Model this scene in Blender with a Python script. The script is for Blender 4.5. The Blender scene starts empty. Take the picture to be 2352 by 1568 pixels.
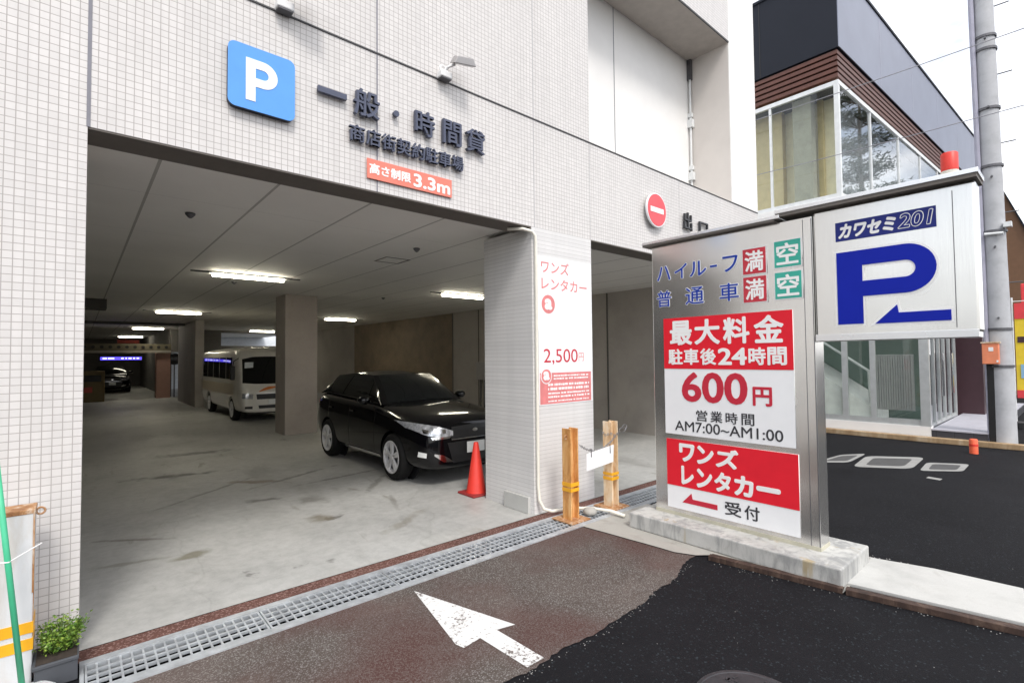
import bpy, bmesh, math, random
from mathutils import Vector, Matrix
from mathutils.bvhtree import BVHTree
random.seed(7)
R_ = math.radians
scene = bpy.context.scene
col = scene.collection

# ------------------------------------------------------------------ camera
cam_d = bpy.data.cameras.new('camera')
cam_d.sensor_width = 36.0
cam_d.lens = 1146.37 / 2352 * 36
cam_d.clip_start = 0.05
cam_d.clip_end = 3000
cam = bpy.data.objects.new('camera', cam_d)
col.objects.link(cam)
yaw, pit, rol = 0.715094, 0.0319712, -0.0096296
fw = Vector((math.sin(yaw) * math.cos(pit), math.cos(yaw) * math.cos(pit), math.sin(pit)))
r0 = Vector((math.cos(yaw), -math.sin(yaw), 0))
u0 = r0.cross(fw)
rr = math.cos(rol) * r0 + math.sin(rol) * u0
uu = -math.sin(rol) * r0 + math.cos(rol) * u0
cam.matrix_world = Matrix(((rr.x, uu.x, -fw.x, 0.0), (rr.y, uu.y, -fw.y, -4.42935), (rr.z, uu.z, -fw.z, 1.89658), (0, 0, 0, 1)))
scene.camera = cam

# ------------------------------------------------------------------ light
SUN_EL, SUN_AZ = 52, 200     # azimuth measured clockwise from +y
w = bpy.data.worlds.new('World')
scene.world = w
w.use_nodes = True
nt = w.node_tree
nt.nodes.clear()
out = nt.nodes.new('ShaderNodeOutputWorld')
bg = nt.nodes.new('ShaderNodeBackground')
sky = nt.nodes.new('ShaderNodeTexSky')
sky.sky_type = 'NISHITA'
sky.sun_disc = False
sky.sun_elevation = R_(SUN_EL)
sky.sun_rotation = R_(SUN_AZ)
sky.air_density = 1.0
sky.dust_density = 3.0
tc = nt.nodes.new('ShaderNodeTexCoord')
mp = nt.nodes.new('ShaderNodeMapping')
mp.inputs['Scale'].default_value = (1, 1, 2.2)
nz = nt.nodes.new('ShaderNodeTexNoise')
nz.inputs['Scale'].default_value = 3.2
nz.inputs['Detail'].default_value = 6
nz.inputs['Roughness'].default_value = 0.6
rp = nt.nodes.new('ShaderNodeValToRGB')
rp.color_ramp.elements[0].position = 0.36
rp.color_ramp.elements[0].color = (0.20, 0.20, 0.20, 1)
rp.color_ramp.elements[1].position = 0.60
rp.color_ramp.elements[1].color = (1, 1, 1, 1)
mx = nt.nodes.new('ShaderNodeMix')
mx.data_type = 'RGBA'
mx.inputs[7].default_value = (9.2, 9.2, 9.35, 1)
nt.links.new(tc.outputs['Generated'], mp.inputs['Vector'])
nt.links.new(mp.outputs['Vector'], nz.inputs['Vector'])
nt.links.new(nz.outputs['Fac'], rp.inputs['Fac'])
nt.links.new(rp.outputs['Color'], mx.inputs[0])
nt.links.new(sky.outputs['Color'], mx.inputs[6])
nt.links.new(mx.outputs[2], bg.inputs['Color'])
bg.inputs['Strength'].default_value = 0.12
nt.links.new(bg.outputs['Background'], out.inputs['Surface'])

sd = bpy.data.lights.new('sun', 'SUN')
sd.energy = 1.2
sd.angle = R_(14)
sd.color = (1.0, 0.96, 0.91)
sun = bpy.data.objects.new('sun', sd)
col.objects.link(sun)
sv = Vector((math.sin(R_(SUN_AZ)) * math.cos(R_(SUN_EL)), math.cos(R_(SUN_AZ)) * math.cos(R_(SUN_EL)), math.sin(R_(SUN_EL))))
sun.rotation_euler = sv.to_track_quat('Z', 'Y').to_euler()

scene.view_settings.view_transform = 'Standard'
scene.view_settings.look = 'None'
scene.view_settings.gamma = 1
scene.view_settings.exposure = 0.85

# ------------------------------------------------------------------ materials
def new_mat(name):
    m = bpy.data.materials.new(name)
    m.use_nodes = True
    return m, m.node_tree, m.node_tree.nodes['Principled BSDF']

def N(nt, t, **k):
    n = nt.nodes.new(t)
    for a, b in k.items():
        setattr(n, a, b)
    return n

def mathn(nt, op, a, b=None):
    n = N(nt, 'ShaderNodeMath', operation=op)
    for i, v in enumerate((a, b)):
        if v is None:
            continue
        if isinstance(v, (int, float)):
            n.inputs[i].default_value = v
        else:
            nt.links.new(v, n.inputs[i])
    return n.outputs[0]

def ramp(nt, fac, stops):
    n = N(nt, 'ShaderNodeValToRGB')
    e = n.color_ramp.elements
    while len(e) < len(stops):
        e.new(0.5)
    for i, (p, c) in enumerate(stops):
        e[i].position = p
        e[i].color = (c[0], c[1], c[2], 1) if hasattr(c, '__len__') else (c, c, c, 1)
    nt.links.new(fac, n.inputs[0])
    return n.outputs[0]

def mixc(nt, fac, a, b, mode='MIX'):
    n = N(nt, 'ShaderNodeMix', data_type='RGBA', blend_type=mode)
    for i, v in ((0, fac), (6, a), (7, b)):
        if isinstance(v, (int, float)):
            n.inputs[i].default_value = v
        elif isinstance(v, tuple):
            n.inputs[i].default_value = (v[0], v[1], v[2], 1)
        else:
            nt.links.new(v, n.inputs[i])
    return n.outputs[2]

def noise(nt, scale, detail=4, rough=0.55, vec=None, dist=0.0):
    n = N(nt, 'ShaderNodeTexNoise')
    n.inputs['Scale'].default_value = scale
    n.inputs['Detail'].default_value = detail
    n.inputs['Roughness'].default_value = rough
    n.inputs['Distortion'].default_value = dist
    if vec is None:
        vec = pos(nt)
    nt.links.new(vec, n.inputs['Vector'])
    return n.outputs['Fac']

def pos(nt, scale=None, loc=None, rot=None):
    g = N(nt, 'ShaderNodeNewGeometry')
    if scale is None and loc is None and rot is None:
        return g.outputs['Position']
    m = N(nt, 'ShaderNodeMapping')
    if scale:
        m.inputs['Scale'].default_value = scale
    if loc:
        m.inputs['Location'].default_value = loc
    if rot:
        m.inputs['Rotation'].default_value = rot
    nt.links.new(g.outputs['Position'], m.inputs['Vector'])
    return m.outputs['Vector']

def bump(nt, b, h, strength=0.2, dist=0.01):
    n = N(nt, 'ShaderNodeBump')
    n.inputs['Strength'].default_value = strength
    n.inputs['Distance'].default_value = dist
    nt.links.new(h, n.inputs['Height'])
    nt.links.new(n.outputs['Normal'], b.inputs['Normal'])

def plain(name, c, rough=0.5, metal=0.0, var=0.08, scale=6.0, coat=0.0, spec=0.5, bmp=0.0, emis=None, es=0.0, alpha=None):
    """colour with soft wear variation"""
    m, nt, b = new_mat(name)
    b.inputs['Roughness'].default_value = rough
    b.inputs['Metallic'].default_value = metal
    b.inputs['Coat Weight'].default_value = coat
    b.inputs['Coat Roughness'].default_value = 0.04
    b.inputs['Specular IOR Level'].default_value = spec
    if var > 0:
        f = noise(nt, scale, 5, 0.6)
        lo = tuple(x * (1 - var) for x in c)
        hi = tuple(min(1, x * (1 + var)) for x in c)
        cc = ramp(nt, f, [(0.3, lo), (0.7, hi)])
        nt.links.new(cc, b.inputs['Base Color'])
        if bmp:
            bump(nt, b, noise(nt, scale * 12, 3), bmp, 0.004)
    else:
        b.inputs['Base Color'].default_value = (*c, 1)
    if emis:
        b.inputs['Emission Color'].default_value = (*emis, 1)
        b.inputs['Emission Strength'].default_value = es
    return m

def tile_mat(name, tile=(0.69, 0.668, 0.65), grout=(0.39, 0.365, 0.35), p=0.05, g=0.060, ph=None, rough=0.32):
    ph = ph or p
    m, nt, b = new_mat(name)
    geo = N(nt, 'ShaderNodeNewGeometry')
    sp = N(nt, 'ShaderNodeSeparateXYZ')
    nt.links.new(geo.outputs['Position'], sp.inputs[0])
    sn = N(nt, 'ShaderNodeSeparateXYZ')
    nt.links.new(geo.outputs['True Normal'], sn.inputs[0])
    isy = mathn(nt, 'GREATER_THAN', mathn(nt, 'ABSOLUTE', sn.outputs['Y']), 0.5)
    u = mathn(nt, 'ADD', mathn(nt, 'MULTIPLY', sp.outputs['X'], isy),
              mathn(nt, 'MULTIPLY', sp.outputs['Y'], mathn(nt, 'SUBTRACT', 1.0, isy)))
    u = mathn(nt, 'ADD', mathn(nt, 'DIVIDE', u, p), 1000.47)
    v = mathn(nt, 'ADD', mathn(nt, 'DIVIDE', sp.outputs['Z'], ph), 1000.0)
    fu, fv = mathn(nt, 'FRACT', u), mathn(nt, 'FRACT', v)
    def edge(f):
        return mathn(nt, 'MINIMUM', f, mathn(nt, 'SUBTRACT', 1.0, f))
    e = mathn(nt, 'MINIMUM', edge(fu), edge(fv))
    mask = ramp(nt, e, [(g * 0.62, 0.0), (g * 1.0, 1.0)])
    cmb = N(nt, 'ShaderNodeCombineXYZ')
    nt.links.new(mathn(nt, 'FLOOR', u), cmb.inputs[0])
    nt.links.new(mathn(nt, 'FLOOR', v), cmb.inputs[1])
    wn = N(nt, 'ShaderNodeTexWhiteNoise', noise_dimensions='2D')
    nt.links.new(cmb.outputs[0], wn.inputs['Vector'])
    tcol = ramp(nt, wn.outputs['Value'], [(0.0, tuple(x * 0.955 for x in tile)), (1.0, tuple(min(1, x * 1.025) for x in tile))])
    big = noise(nt, 0.9, 5, 0.6)
    tcol = mixc(nt, 0.5, tcol, ramp(nt, big, [(0.3, 0.88), (0.65, 1.0)]), 'MULTIPLY')
    streak = noise(nt, 1.0, 4, 0.6, pos(nt, (9, 9, 0.5)))
    tcol = mixc(nt, 0.35, tcol, ramp(nt, streak, [(0.35, 0.85), (0.6, 1.0)]), 'MULTIPLY')
    nt.links.new(mixc(nt, mask, grout, tcol), b.inputs['Base Color'])
    nt.links.new(ramp(nt, mask, [(0, 0.85), (1, rough)]), b.inputs['Roughness'])
    bump(nt, b, mask, 0.35, 0.002)
    return m

def asphalt(name, base, speck, dens=0.5, rough=0.8, red=None, scale=95):
    m, nt, b = new_mat(name)
    big = noise(nt, 0.8, 5, 0.6)
    base_c = ramp(nt, big, [(0.3, tuple(x * 0.8 for x in base)), (0.7, tuple(x * 1.2 for x in base))])
    vo = N(nt, 'ShaderNodeTexVoronoi')
    vo.inputs['Scale'].default_value = scale
    nt.links.new(pos(nt), vo.inputs['Vector'])
    sep = N(nt, 'ShaderNodeSeparateColor')
    nt.links.new(vo.outputs['Color'], sep.inputs[0])
    f = ramp(nt, sep.outputs[0], [(1 - dens, 0.0), (min(1, 1.05 - dens * 0.35), 1.0)])
    c = mixc(nt, f, base_c, speck)
    if red:
        patch = noise(nt, 0.75, 3, 0.5, pos(nt, (1, 1, 1), (3.1, 1.2, 0)))
        c = mixc(nt, ramp(nt, patch, [(0.44, 0.0), (0.62, 0.9)]), c, mixc(nt, ramp(nt, sep.outputs[1], [(0.4, 0.0), (1.0, 0.45)]), red, speck))
    wear = noise(nt, 0.55, 6, 0.68, pos(nt, (1, 1, 1), (5.3, 0.4, 0)), 0.6)
    c = mixc(nt, ramp(nt, wear, [(0.52, 0.0), (0.72, 0.20)]), c, tuple(min(1, x * 3.2 + .006) for x in base))
    nt.links.new(c, b.inputs['Base Color'])
    b.inputs['Roughness'].default_value = rough
    b.inputs['Specular IOR Level'].default_value = 0.12
    h = noise(nt, scale * 1.2, 3)
    bump(nt, b, h, 0.5, 0.006)
    return m

def concrete(name, c, rough=0.75, stain=0.35, scale=1.5, bmp=0.15):
    m, nt, b = new_mat(name)
    big = noise(nt, scale, 8, 0.62)
    cc = ramp(nt, big, [(0.28, tuple(x * 0.82 for x in c)), (0.5, c), (0.75, tuple(min(1, x * 1.1) for x in c))])
    st = noise(nt, scale * 2.3, 6, 0.65, None, 0.8)
    cc = mixc(nt, ramp(nt, st, [(0.56, 0.0), (0.75, stain)]), cc, tuple(x * f for x, f in zip(c, (0.42, 0.38, 0.32))))
    fine = noise(nt, scale * 60, 3)
    cc = mixc(nt, 0.35, cc, ramp(nt, fine, [(0.3, 0.75), (0.7, 1.0)]), 'MULTIPLY')
    nt.links.new(cc, b.inputs['Base Color'])
    b.inputs['Roughness'].default_value = rough
    bump(nt, b, fine, bmp, 0.004)
    return m

def floor_mat():
    m, nt, b = new_mat('garage floor concrete')
    c = (0.46, 0.462, 0.445)
    big = noise(nt, 0.7, 8, 0.6)
    cc = ramp(nt, big, [(0.25, tuple(x * 0.72 for x in c)), (0.5, c), (0.72, tuple(x * 1.12 for x in c))])
    # tyre marks: streaks curving along the driving direction
    s1 = noise(nt, 1.0, 5, 0.6, pos(nt, (1.3, 0.35, 1), None, (0, 0, 0.7)), 0.7)
    cc = mixc(nt, ramp(nt, s1, [(0.57, 0.0), (0.75, 0.40)]), cc, (0.13, 0.125, 0.11))
    s2 = noise(nt, 1.0, 6, 0.62, pos(nt, (2.6, 0.7, 1), (4, 9, 0), (0, 0, -0.5)), 1.2)
    cc = mixc(nt, ramp(nt, s2, [(0.62, 0.0), (0.72, 0.45)]), cc, (0.17, 0.145, 0.10))
    # dark oil spots
    s3 = noise(nt, 1.7, 4, 0.6, pos(nt, (1, 1, 1), (7.3, 2.1, 0)), 0.4)
    cc = mixc(nt, ramp(nt, s3, [(0.69, 0.0), (0.73, 0.6)]), cc, (0.075, 0.07, 0.062))
    grime = noise(nt, 9.0, 8, 0.72)
    cc = mixc(nt, 0.55, cc, ramp(nt, grime, [(0.32, 0.66), (0.58, 1.0)]), 'MULTIPLY')
    # individual stains where tyres and drips have marked the slab
    nd = N(nt, 'ShaderNodeTexNoise'); nd.inputs['Scale'].default_value = 5.0; nd.inputs['Detail'].default_value = 5
    nt.links.new(pos(nt), nd.inputs['Vector'])
    for (cx, cy, rx, ry, rot, colr, st) in (
            (1.90, 2.96, .26, .10, -20, (.06, .055, .045), .8), (2.20, 1.65, .17, .22, 20, (.15, .125, .07), .75),
            (2.08, 4.15, .55, .13, -40, (.16, .10, .05), .75), (1.22, 5.5, .75, .16, -12, (.05, .045, .04), .85),
            (.86, 1.36, .20, .11, 10, (.15, .135, .075), .8), (.45, 1.52, .45, .05, -14, (.15, .14, .10), .6),
            (1.85, 7.6, .9, .22, -8, (.06, .055, .05), .8), (3.45, 2.75, .6, .07, 50, (.12, .11, .09), .6),
            (2.40, 2.55, .18, .34, 30, (.11, .10, .08), .6), (.5, 2.25, .5, .05, -35, (.10, .075, .05), .7),
            (2.75, 4.1, .9, .07, 25, (.08, .075, .065), .7), (3.35, 3.55, .9, .06, 8, (.09, .08, .07), .65),
            (2.9, .85, .5, .10, 30, (.20, .18, .13), .5), (3.2, 1.7, .35, .05, 70, (.15, .14, .12), .5), (1.4, 3.9, 1.1, .05, 38, (.10, .09, .075), .65)):
        mpn = N(nt, 'ShaderNodeMapping', vector_type='TEXTURE')
        mpn.inputs['Location'].default_value = (cx, cy, 0); mpn.inputs['Rotation'].default_value = (0, 0, R_(rot)); mpn.inputs['Scale'].default_value = (rx, ry, 1)
        nt.links.new(pos(nt), mpn.inputs['Vector'])
        ln = N(nt, 'ShaderNodeVectorMath', operation='LENGTH'); nt.links.new(mpn.outputs[0], ln.inputs[0])
        q = mathn(nt, 'ADD', ln.outputs['Value'], mathn(nt, 'MULTIPLY', mathn(nt, 'SUBTRACT', nd.outputs['Fac'], .5), 2.2))
        cc = mixc(nt, ramp(nt, q, [(.35, st * .85), (1.15, 0.0)]), cc, colr)
    # hairline cracks
    vo = N(nt, 'ShaderNodeTexVoronoi', feature='DISTANCE_TO_EDGE')
    vo.inputs['Scale'].default_value = 0.33
    n2 = N(nt, 'ShaderNodeTexNoise')
    n2.inputs['Scale'].default_value = 1.5
    add = N(nt, 'ShaderNodeMix', data_type='VECTOR')
    add.inputs[0].default_value = 0.35
    nt.links.new(pos(nt), add.inputs[4])
    nt.links.new(n2.outputs['Color'], add.inputs[5])
    nt.links.new(pos(nt), n2.inputs['Vector'])
    nt.links.new(add.outputs[1], vo.inputs['Vector'])
    cc = mixc(nt, ramp(nt, vo.outputs['Distance'], [(0.0015, 0.16), (0.004, 0.0)]), cc, (0.14, 0.135, 0.12))
    fine = noise(nt, 70, 4)
    cc = mixc(nt, 0.4, cc, ramp(nt, fine, [(0.3, 0.78), (0.7, 1.0)]), 'MULTIPLY')
    nt.links.new(cc, b.inputs['Base Color'])
    nt.links.new(ramp(nt, s1, [(0.35, 0.62), (0.7, 0.42)]), b.inputs['Roughness'])
    bump(nt, b, fine, 0.12, 0.004)
    return m

def worn_paint(name, c, under, amount=0.5, rough=0.6):
    m, nt, b = new_mat(name)
    f = noise(nt, 34, 6, 0.7)
    f2 = noise(nt, 3.5, 4, 0.6)
    f = mathn(nt, 'ADD', f, mathn(nt, 'MULTIPLY', mathn(nt, 'SUBTRACT', f2, 0.5), 0.55))
    k = ramp(nt, f, [(amount, 0.0), (amount + 0.10, 1.0)])
    nt.links.new(mixc(nt, k, c, under), b.inputs['Base Color'])
    b.inputs['Roughness'].default_value = rough
    return m

def brushed(name, c=(0.76, 0.75, 0.72), rough=0.20, vert=True):
    m, nt, b = new_mat(name)
    f = noise(nt, 1.0, 5, 0.6, pos(nt, (2, 160, 3) if vert else (2, 4, 160)))
    f2 = noise(nt, 1.2, 3, 0.5)
    cc = ramp(nt, f, [(0.3, tuple(x * 0.95 for x in c)), (0.7, tuple(x * 1.03 for x in c))])
    nt.links.new(cc, b.inputs['Base Color'])
    b.inputs['Metallic'].default_value = 0.9
    nt.links.new(ramp(nt, f2, [(0.3, rough - 0.05), (0.7, rough + 0.08)]), b.inputs['Roughness'])
    bump(nt, b, f, 0.02, 0.001)
    return m

def rust_mat(name, a, b_, c, scale=5):
    m, nt, b = new_mat(name)
    f = noise(nt, scale, 7, 0.68, pos(nt, (1.6, 1.6, 0.5)), 0.6)
    nt.links.new(ramp(nt, f, [(0.3, a), (0.5, b_), (0.68, c)]), b.inputs['Base Color'])
    b.inputs['Roughness'].default_value = 0.75
    bump(nt, b, noise(nt, 60, 4), 0.25, 0.004)
    return m

def glass(name, tint=(0.9, 0.95, 0.93), f0=0.04, refl=1.0):
    m = bpy.data.materials.new(name)
    m.use_nodes = True
    nt = m.node_tree
    nt.nodes.clear()
    o = N(nt, 'ShaderNodeOutputMaterial')
    t = N(nt, 'ShaderNodeBsdfTransparent')
    t.inputs[0].default_value = (*tint, 1)
    g = N(nt, 'ShaderNodeBsdfGlossy')
    g.inputs['Roughness'].default_value = 0.015
    lw = N(nt, 'ShaderNodeLayerWeight')
    lw.inputs['Blend'].default_value = 0.5
    fres = mathn(nt, 'ADD', mathn(nt, 'MULTIPLY', mathn(nt, 'POWER', lw.outputs['Facing'], 5.0), 1.0 - f0), f0)
    mixs = N(nt, 'ShaderNodeMixShader')
    nt.links.new(mathn(nt, 'MINIMUM', mathn(nt, 'MULTIPLY', fres, refl), 0.92), mixs.inputs[0])
    nt.links.new(t.outputs[0], mixs.inputs[1])
    nt.links.new(g.outputs[0], mixs.inputs[2])
    nt.links.new(mixs.outputs[0], o.inputs['Surface'])
    return m

M = {}
M['tile'] = tile_mat('beige mosaic tile')
M['tile_fine'] = tile_mat('pillar ribbed tile', tile=(0.70, 0.69, 0.68), grout=(0.52, 0.51, 0.50), p=40.0, ph=0.05, g=0.07)
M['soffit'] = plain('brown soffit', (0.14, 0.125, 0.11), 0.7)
M['recess_soffit'] = plain('beige soffit panel', (0.47, 0.43, 0.39), 0.7)
M['white_wall'] = plain('white rendered wall', (0.82, 0.81, 0.79), 0.6, var=0.04, scale=1.5)
M['warm_wall'] = plain('pale beige wall', (0.66, 0.62, 0.58), 0.6, var=0.05, scale=1.5)
M['joint'] = plain('grey sealant', (0.22, 0.22, 0.25), 0.7)
M['joint_dark'] = plain('dark sealant', (0.07, 0.07, 0.075), 0.7)
M['floor'] = floor_mat()
M['asphalt_new'] = asphalt('new black asphalt', (0.0090, 0.0090, 0.0108), (0.028, 0.035, 0.04), 0.07, 0.8)
M['asphalt_old'] = asphalt('worn red asphalt', (0.085, 0.070, 0.062), (0.21, 0.198, 0.19), 0.36, 0.85, red=(0.074, 0.034, 0.029), scale=150)
M['asphalt_red'] = asphalt('red asphalt strip', (0.11, 0.055, 0.045), (0.26, 0.17, 0.15), 0.35, 0.85)
M['white_paint'] = worn_paint('worn white road paint', (0.68, 0.68, 0.67), (0.13, 0.11, 0.10), 0.545)
M['conc'] = concrete('weathered concrete', (0.38, 0.37, 0.34), 0.75, 0.5)
M['conc_white'] = concrete('pale concrete', (0.50, 0.50, 0.48), 0.75, 0.25, 2.0)
M['conc_base'] = concrete('stained sign base concrete', (0.50, 0.50, 0.48), 0.75, 0.5, 3.0)
def base_stains():
    nt = M['conc_base'].node_tree; b = nt.nodes['Principled BSDF']
    src = b.inputs['Base Color'].links[0].from_socket
    f = noise(nt, 1.0, 6, 0.65, pos(nt, (9, 9, 2.2)), 0.5)
    c = mixc(nt, ramp(nt, f, [(0.47, 0.0), (0.62, 0.7)]), src, (0.23, 0.235, 0.235))
    g = noise(nt, 1.0, 4, 0.6, pos(nt, (4.2, 4.2, 0.4), (2.7, 1.3, 0)), 0.3)
    c = mixc(nt, ramp(nt, g, [(0.62, 0.0), (0.68, 0.7)]), c, (0.36, 0.27, 0.12))
    nt.links.new(c, b.inputs['Base Color'])
base_stains()
M['conc_wall'] = concrete('garage wall concrete', (0.40, 0.37, 0.34), 0.8, 0.2, 0.9)
M['conc_col'] = concrete('garage column concrete', (0.36, 0.32, 0.29), 0.8, 0.2, 1.1)
M['brown_wall'] = plain('brown plywood wall', (0.19, 0.145, 0.10), 0.7, var=0.2, scale=2)
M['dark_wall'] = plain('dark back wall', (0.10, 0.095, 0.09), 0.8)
M['trench'] = plain('drain trench', (0.010, 0.010, 0.010), 0.9, spec=0.1)
M['galv'] = plain('galvanised steel', (0.50, 0.53, 0.56), 0.45, 0.45, 0.22, 9)
M['stainless'] = brushed('brushed stainless steel')
M['stainless_h'] = brushed('stainless cap', (0.78, 0.78, 0.78), 0.25, False)
M['white_enamel'] = plain('white sign enamel', (0.86, 0.87, 0.88), 0.3, var=0.02, spec=0.15)
M['red_enamel'] = plain('red sign enamel', (0.76, 0.022, 0.038), 0.4, var=0.04, spec=0.15)
M['red_text'] = plain('red lettering', (0.56, 0.035, 0.06), 0.4, var=0.03, spec=0.15)
M['blue_text'] = plain('blue lettering', (0.02, 0.055, 0.36), 0.4, var=0.05, spec=0.15)
M['navy'] = plain('navy plate', (0.025, 0.035, 0.20), 0.4, var=0.05, spec=0.15)
M['royal'] = plain('royal blue logo', (0.006, 0.018, 0.36), 0.45, var=0.03, spec=0.15)
M['white_text'] = plain('white lettering', (0.88, 0.88, 0.87), 0.4, var=0.02)
M['black_text'] = plain('black lettering', (0.035, 0.035, 0.04), 0.45, var=0.05)
M['teal'] = plain('teal green tile', (0.06, 0.42, 0.33), 0.35, var=0.08, spec=0.15)
M['full_red'] = plain('full tile red', (0.55, 0.05, 0.07), 0.35, var=0.08, spec=0.15)
M['steel_letter'] = plain('dark blue grey letter', (0.075, 0.085, 0.13), 0.4, 0.2, 0.1)
M['sky_blue'] = plain('blue sign face', (0.13, 0.36, 0.84), 0.35, var=0.03, spec=0.15)
M['dark_edge'] = plain('dark sign edge', (0.03, 0.035, 0.05), 0.5)
M['salmon'] = plain('faded red sign', (0.76, 0.21, 0.15), 0.45, var=0.06)
M['faded_red'] = plain('faded red print', (0.70, 0.22, 0.22), 0.5, var=0.12, scale=12)
M['pvc'] = plain('cream pipe', (0.78, 0.75, 0.66), 0.45)
M['lamp_white'] = plain('white lamp housing', (0.8, 0.8, 0.8), 0.4)
M['lamp_grey'] = plain('grey lamp head', (0.34, 0.33, 0.33), 0.35, 0.3)
M['tube'] = plain('lit tube', (0.9, 0.9, 0.85), 0.5, var=0, emis=(1.0, 0.93, 0.74), es=24)
M['ceil_lamp_body'] = plain('lamp tray', (0.55, 0.55, 0.53), 0.5)
M['dark_metal'] = plain('dark conduit', (0.06, 0.06, 0.06), 0.5)
M['car_black'] = plain('black car paint', (0.002, 0.002, 0.003), 0.10, 0.0, 0, coat=0.35, spec=0.3)
M['car_glass'] = plain('dark car glass', (0.006, 0.007, 0.008), 0.03, 0, 0, spec=0.6)
M['ws_glass'] = plain('windscreen glass', (0.012, 0.014, 0.014), 0.04, 0, 0, spec=0.35)
M['chrome'] = plain('chrome', (0.8, 0.8, 0.8), 0.12, 1.0, 0)
M['rim'] = plain('silver alloy', (0.72, 0.72, 0.73), 0.35, 0.25, 0.05)
M['rubber'] = plain('tyre rubber', (0.010, 0.010, 0.010), 0.8, 0, 0.2, 20, spec=0.2)
M['plastic_black'] = plain('black plastic', (0.012, 0.012, 0.013), 0.45, 0, 0.1)
M['head_lens'] = plain('clear headlight lens', (0.55, 0.57, 0.60), 0.10, 0.45, 0.5, 16, coat=1)
M['plate_white'] = plain('number plate', (0.82, 0.84, 0.82), 0.4, 0, 0.02)
M['bus_white'] = plain('cream bus paint', (0.78, 0.76, 0.70), 0.22, 0, 0.04, coat=0.6)
M['bus_beige'] = plain('beige bus band', (0.42, 0.37, 0.29), 0.3, 0, 0.05)
M['orange'] = plain('orange emblem', (0.75, 0.22, 0.04), 0.4)
M['cone_red'] = plain('red cone plastic', (0.72, 0.045, 0.03), 0.45, 0, 0.08)
M['cone_base'] = plain('dark red cone base', (0.30, 0.03, 0.03), 0.6)
M['rust'] = rust_mat('rusty orange steel', (0.33, 0.13, 0.04), (0.62, 0.30, 0.09), (0.82, 0.54, 0.25))
M['rust_pale'] = rust_mat('pale rusty steel', (0.45, 0.22, 0.08), (0.74, 0.55, 0.34), (0.80, 0.74, 0.62))
M['rust_white'] = rust_mat('chipped white painted steel', (0.60, 0.61, 0.62), (0.64, 0.65, 0.66), (0.58, 0.56, 0.53), 3)
M['rust_edge'] = rust_mat('rust edge', (0.20, 0.08, 0.03), (0.40, 0.20, 0.08), (0.60, 0.50, 0.40), 12)
M['tape'] = plain('amber reflective tape', (0.85, 0.42, 0.02), 0.35, 0, 0.08)
M['green_pole'] = plain('green plastic pole', (0.07, 0.50, 0.27), 0.35, 0, 0.08)
M['planter'] = plain('dark grey planter', (0.06, 0.065, 0.075), 0.6)
M['soil'] = plain('soil', (0.035, 0.025, 0.018), 0.95, 0, 0.3, 30)
M['rust_angle'] = rust_mat('rusty kerb angle', (0.020, 0.011, 0.008), (0.045, 0.024, 0.017), (0.11, 0.07, 0.05), 7)
M['kerb'] = rust_mat('dirty ochre kerb', (0.22, 0.14, 0.07), (0.36, 0.25, 0.14), (0.48, 0.38, 0.26), 2)
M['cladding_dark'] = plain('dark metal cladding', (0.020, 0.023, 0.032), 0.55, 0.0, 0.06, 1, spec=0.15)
M['cladding_skylit'] = plain('blue grey skylit cladding', (0.225, 0.245, 0.315), 0.45, 0.05, 0.06, 1)  # paler copy of the dark cladding, sky light painted into its colour
M['slat'] = plain('brown louvre slat', (0.115, 0.042, 0.028), 0.5, 0, 0.15)
M['frame_white'] = plain('white window frame', (0.74, 0.76, 0.76), 0.35)
M['frame_grey'] = plain('aluminium frame', (0.50, 0.52, 0.52), 0.4, 0.4)
M['cream_in'] = plain('cream interior wall', (0.80, 0.74, 0.55), 0.7)
M['olive_in'] = plain('tan interior wall', (0.58, 0.47, 0.26), 0.7)
M['col_speck'] = concrete('speckled column', (0.40, 0.39, 0.32), 0.8, 0.2, 4)
M['glass'] = glass('clear window glass', (0.95, 0.97, 0.95))
M['glass_front'] = glass('reflective window glass', (0.92, 0.94, 0.95), 0.22, 1.0)
M['stair'] = plain('white stair', (0.80, 0.80, 0.78), 0.6)
M['tree_reflection_green'] = plain('dark green tree reflection', (0.15, 0.21, 0.18), 0.5)  # tree reflections of the storefront glass put into a wall colour
M['grey_louvre'] = plain('grey louvre', (0.42, 0.42, 0.42), 0.5)
M['dark_tile'] = tile_mat('dark step tile', (0.055, 0.055, 0.065), (0.03, 0.03, 0.03), 0.3, 0.02, 0.15)
M['step_top'] = plain('lavender grey step', (0.42, 0.42, 0.47), 0.55)
M['maroon'] = plain('maroon wall', (0.06, 0.025, 0.032), 0.5)
M['pole'] = concrete('utility pole concrete', (0.46, 0.47, 0.49), 0.7, 0.12, 3)
M['band'] = plain('dark steel band', (0.13, 0.13, 0.14), 0.5, 0.6)
M['orange_box'] = plain('orange faded box', (0.80, 0.26, 0.13), 0.5, 0, 0.1)
M['marker'] = plain('orange marker', (0.85, 0.14, 0.06), 0.45)
M['black'] = plain('black steel', (0.010, 0.010, 0.011), 0.5)
M['yellow'] = plain('yellow banner cloth', (0.85, 0.62, 0.04), 0.7)
M['red_cloth'] = plain('red banner cloth', (0.75, 0.06, 0.07), 0.7)
M['banner_blue'] = plain('pale blue print', (0.28, 0.5, 0.66), 0.7)
M['brown_far'] = plain('brown far cladding', (0.20, 0.105, 0.055), 0.6)
M['cover_conc'] = concrete('cover collar', (0.30, 0.30, 0.29), 0.8, 0.2, 5)
M['cover_dark'] = concrete('cover plate', (0.075, 0.075, 0.075), 0.7, 0.4, 8)
M['iron'] = plain('cast iron', (0.05, 0.05, 0.055), 0.5, 0.5, 0.2, 12)
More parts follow.
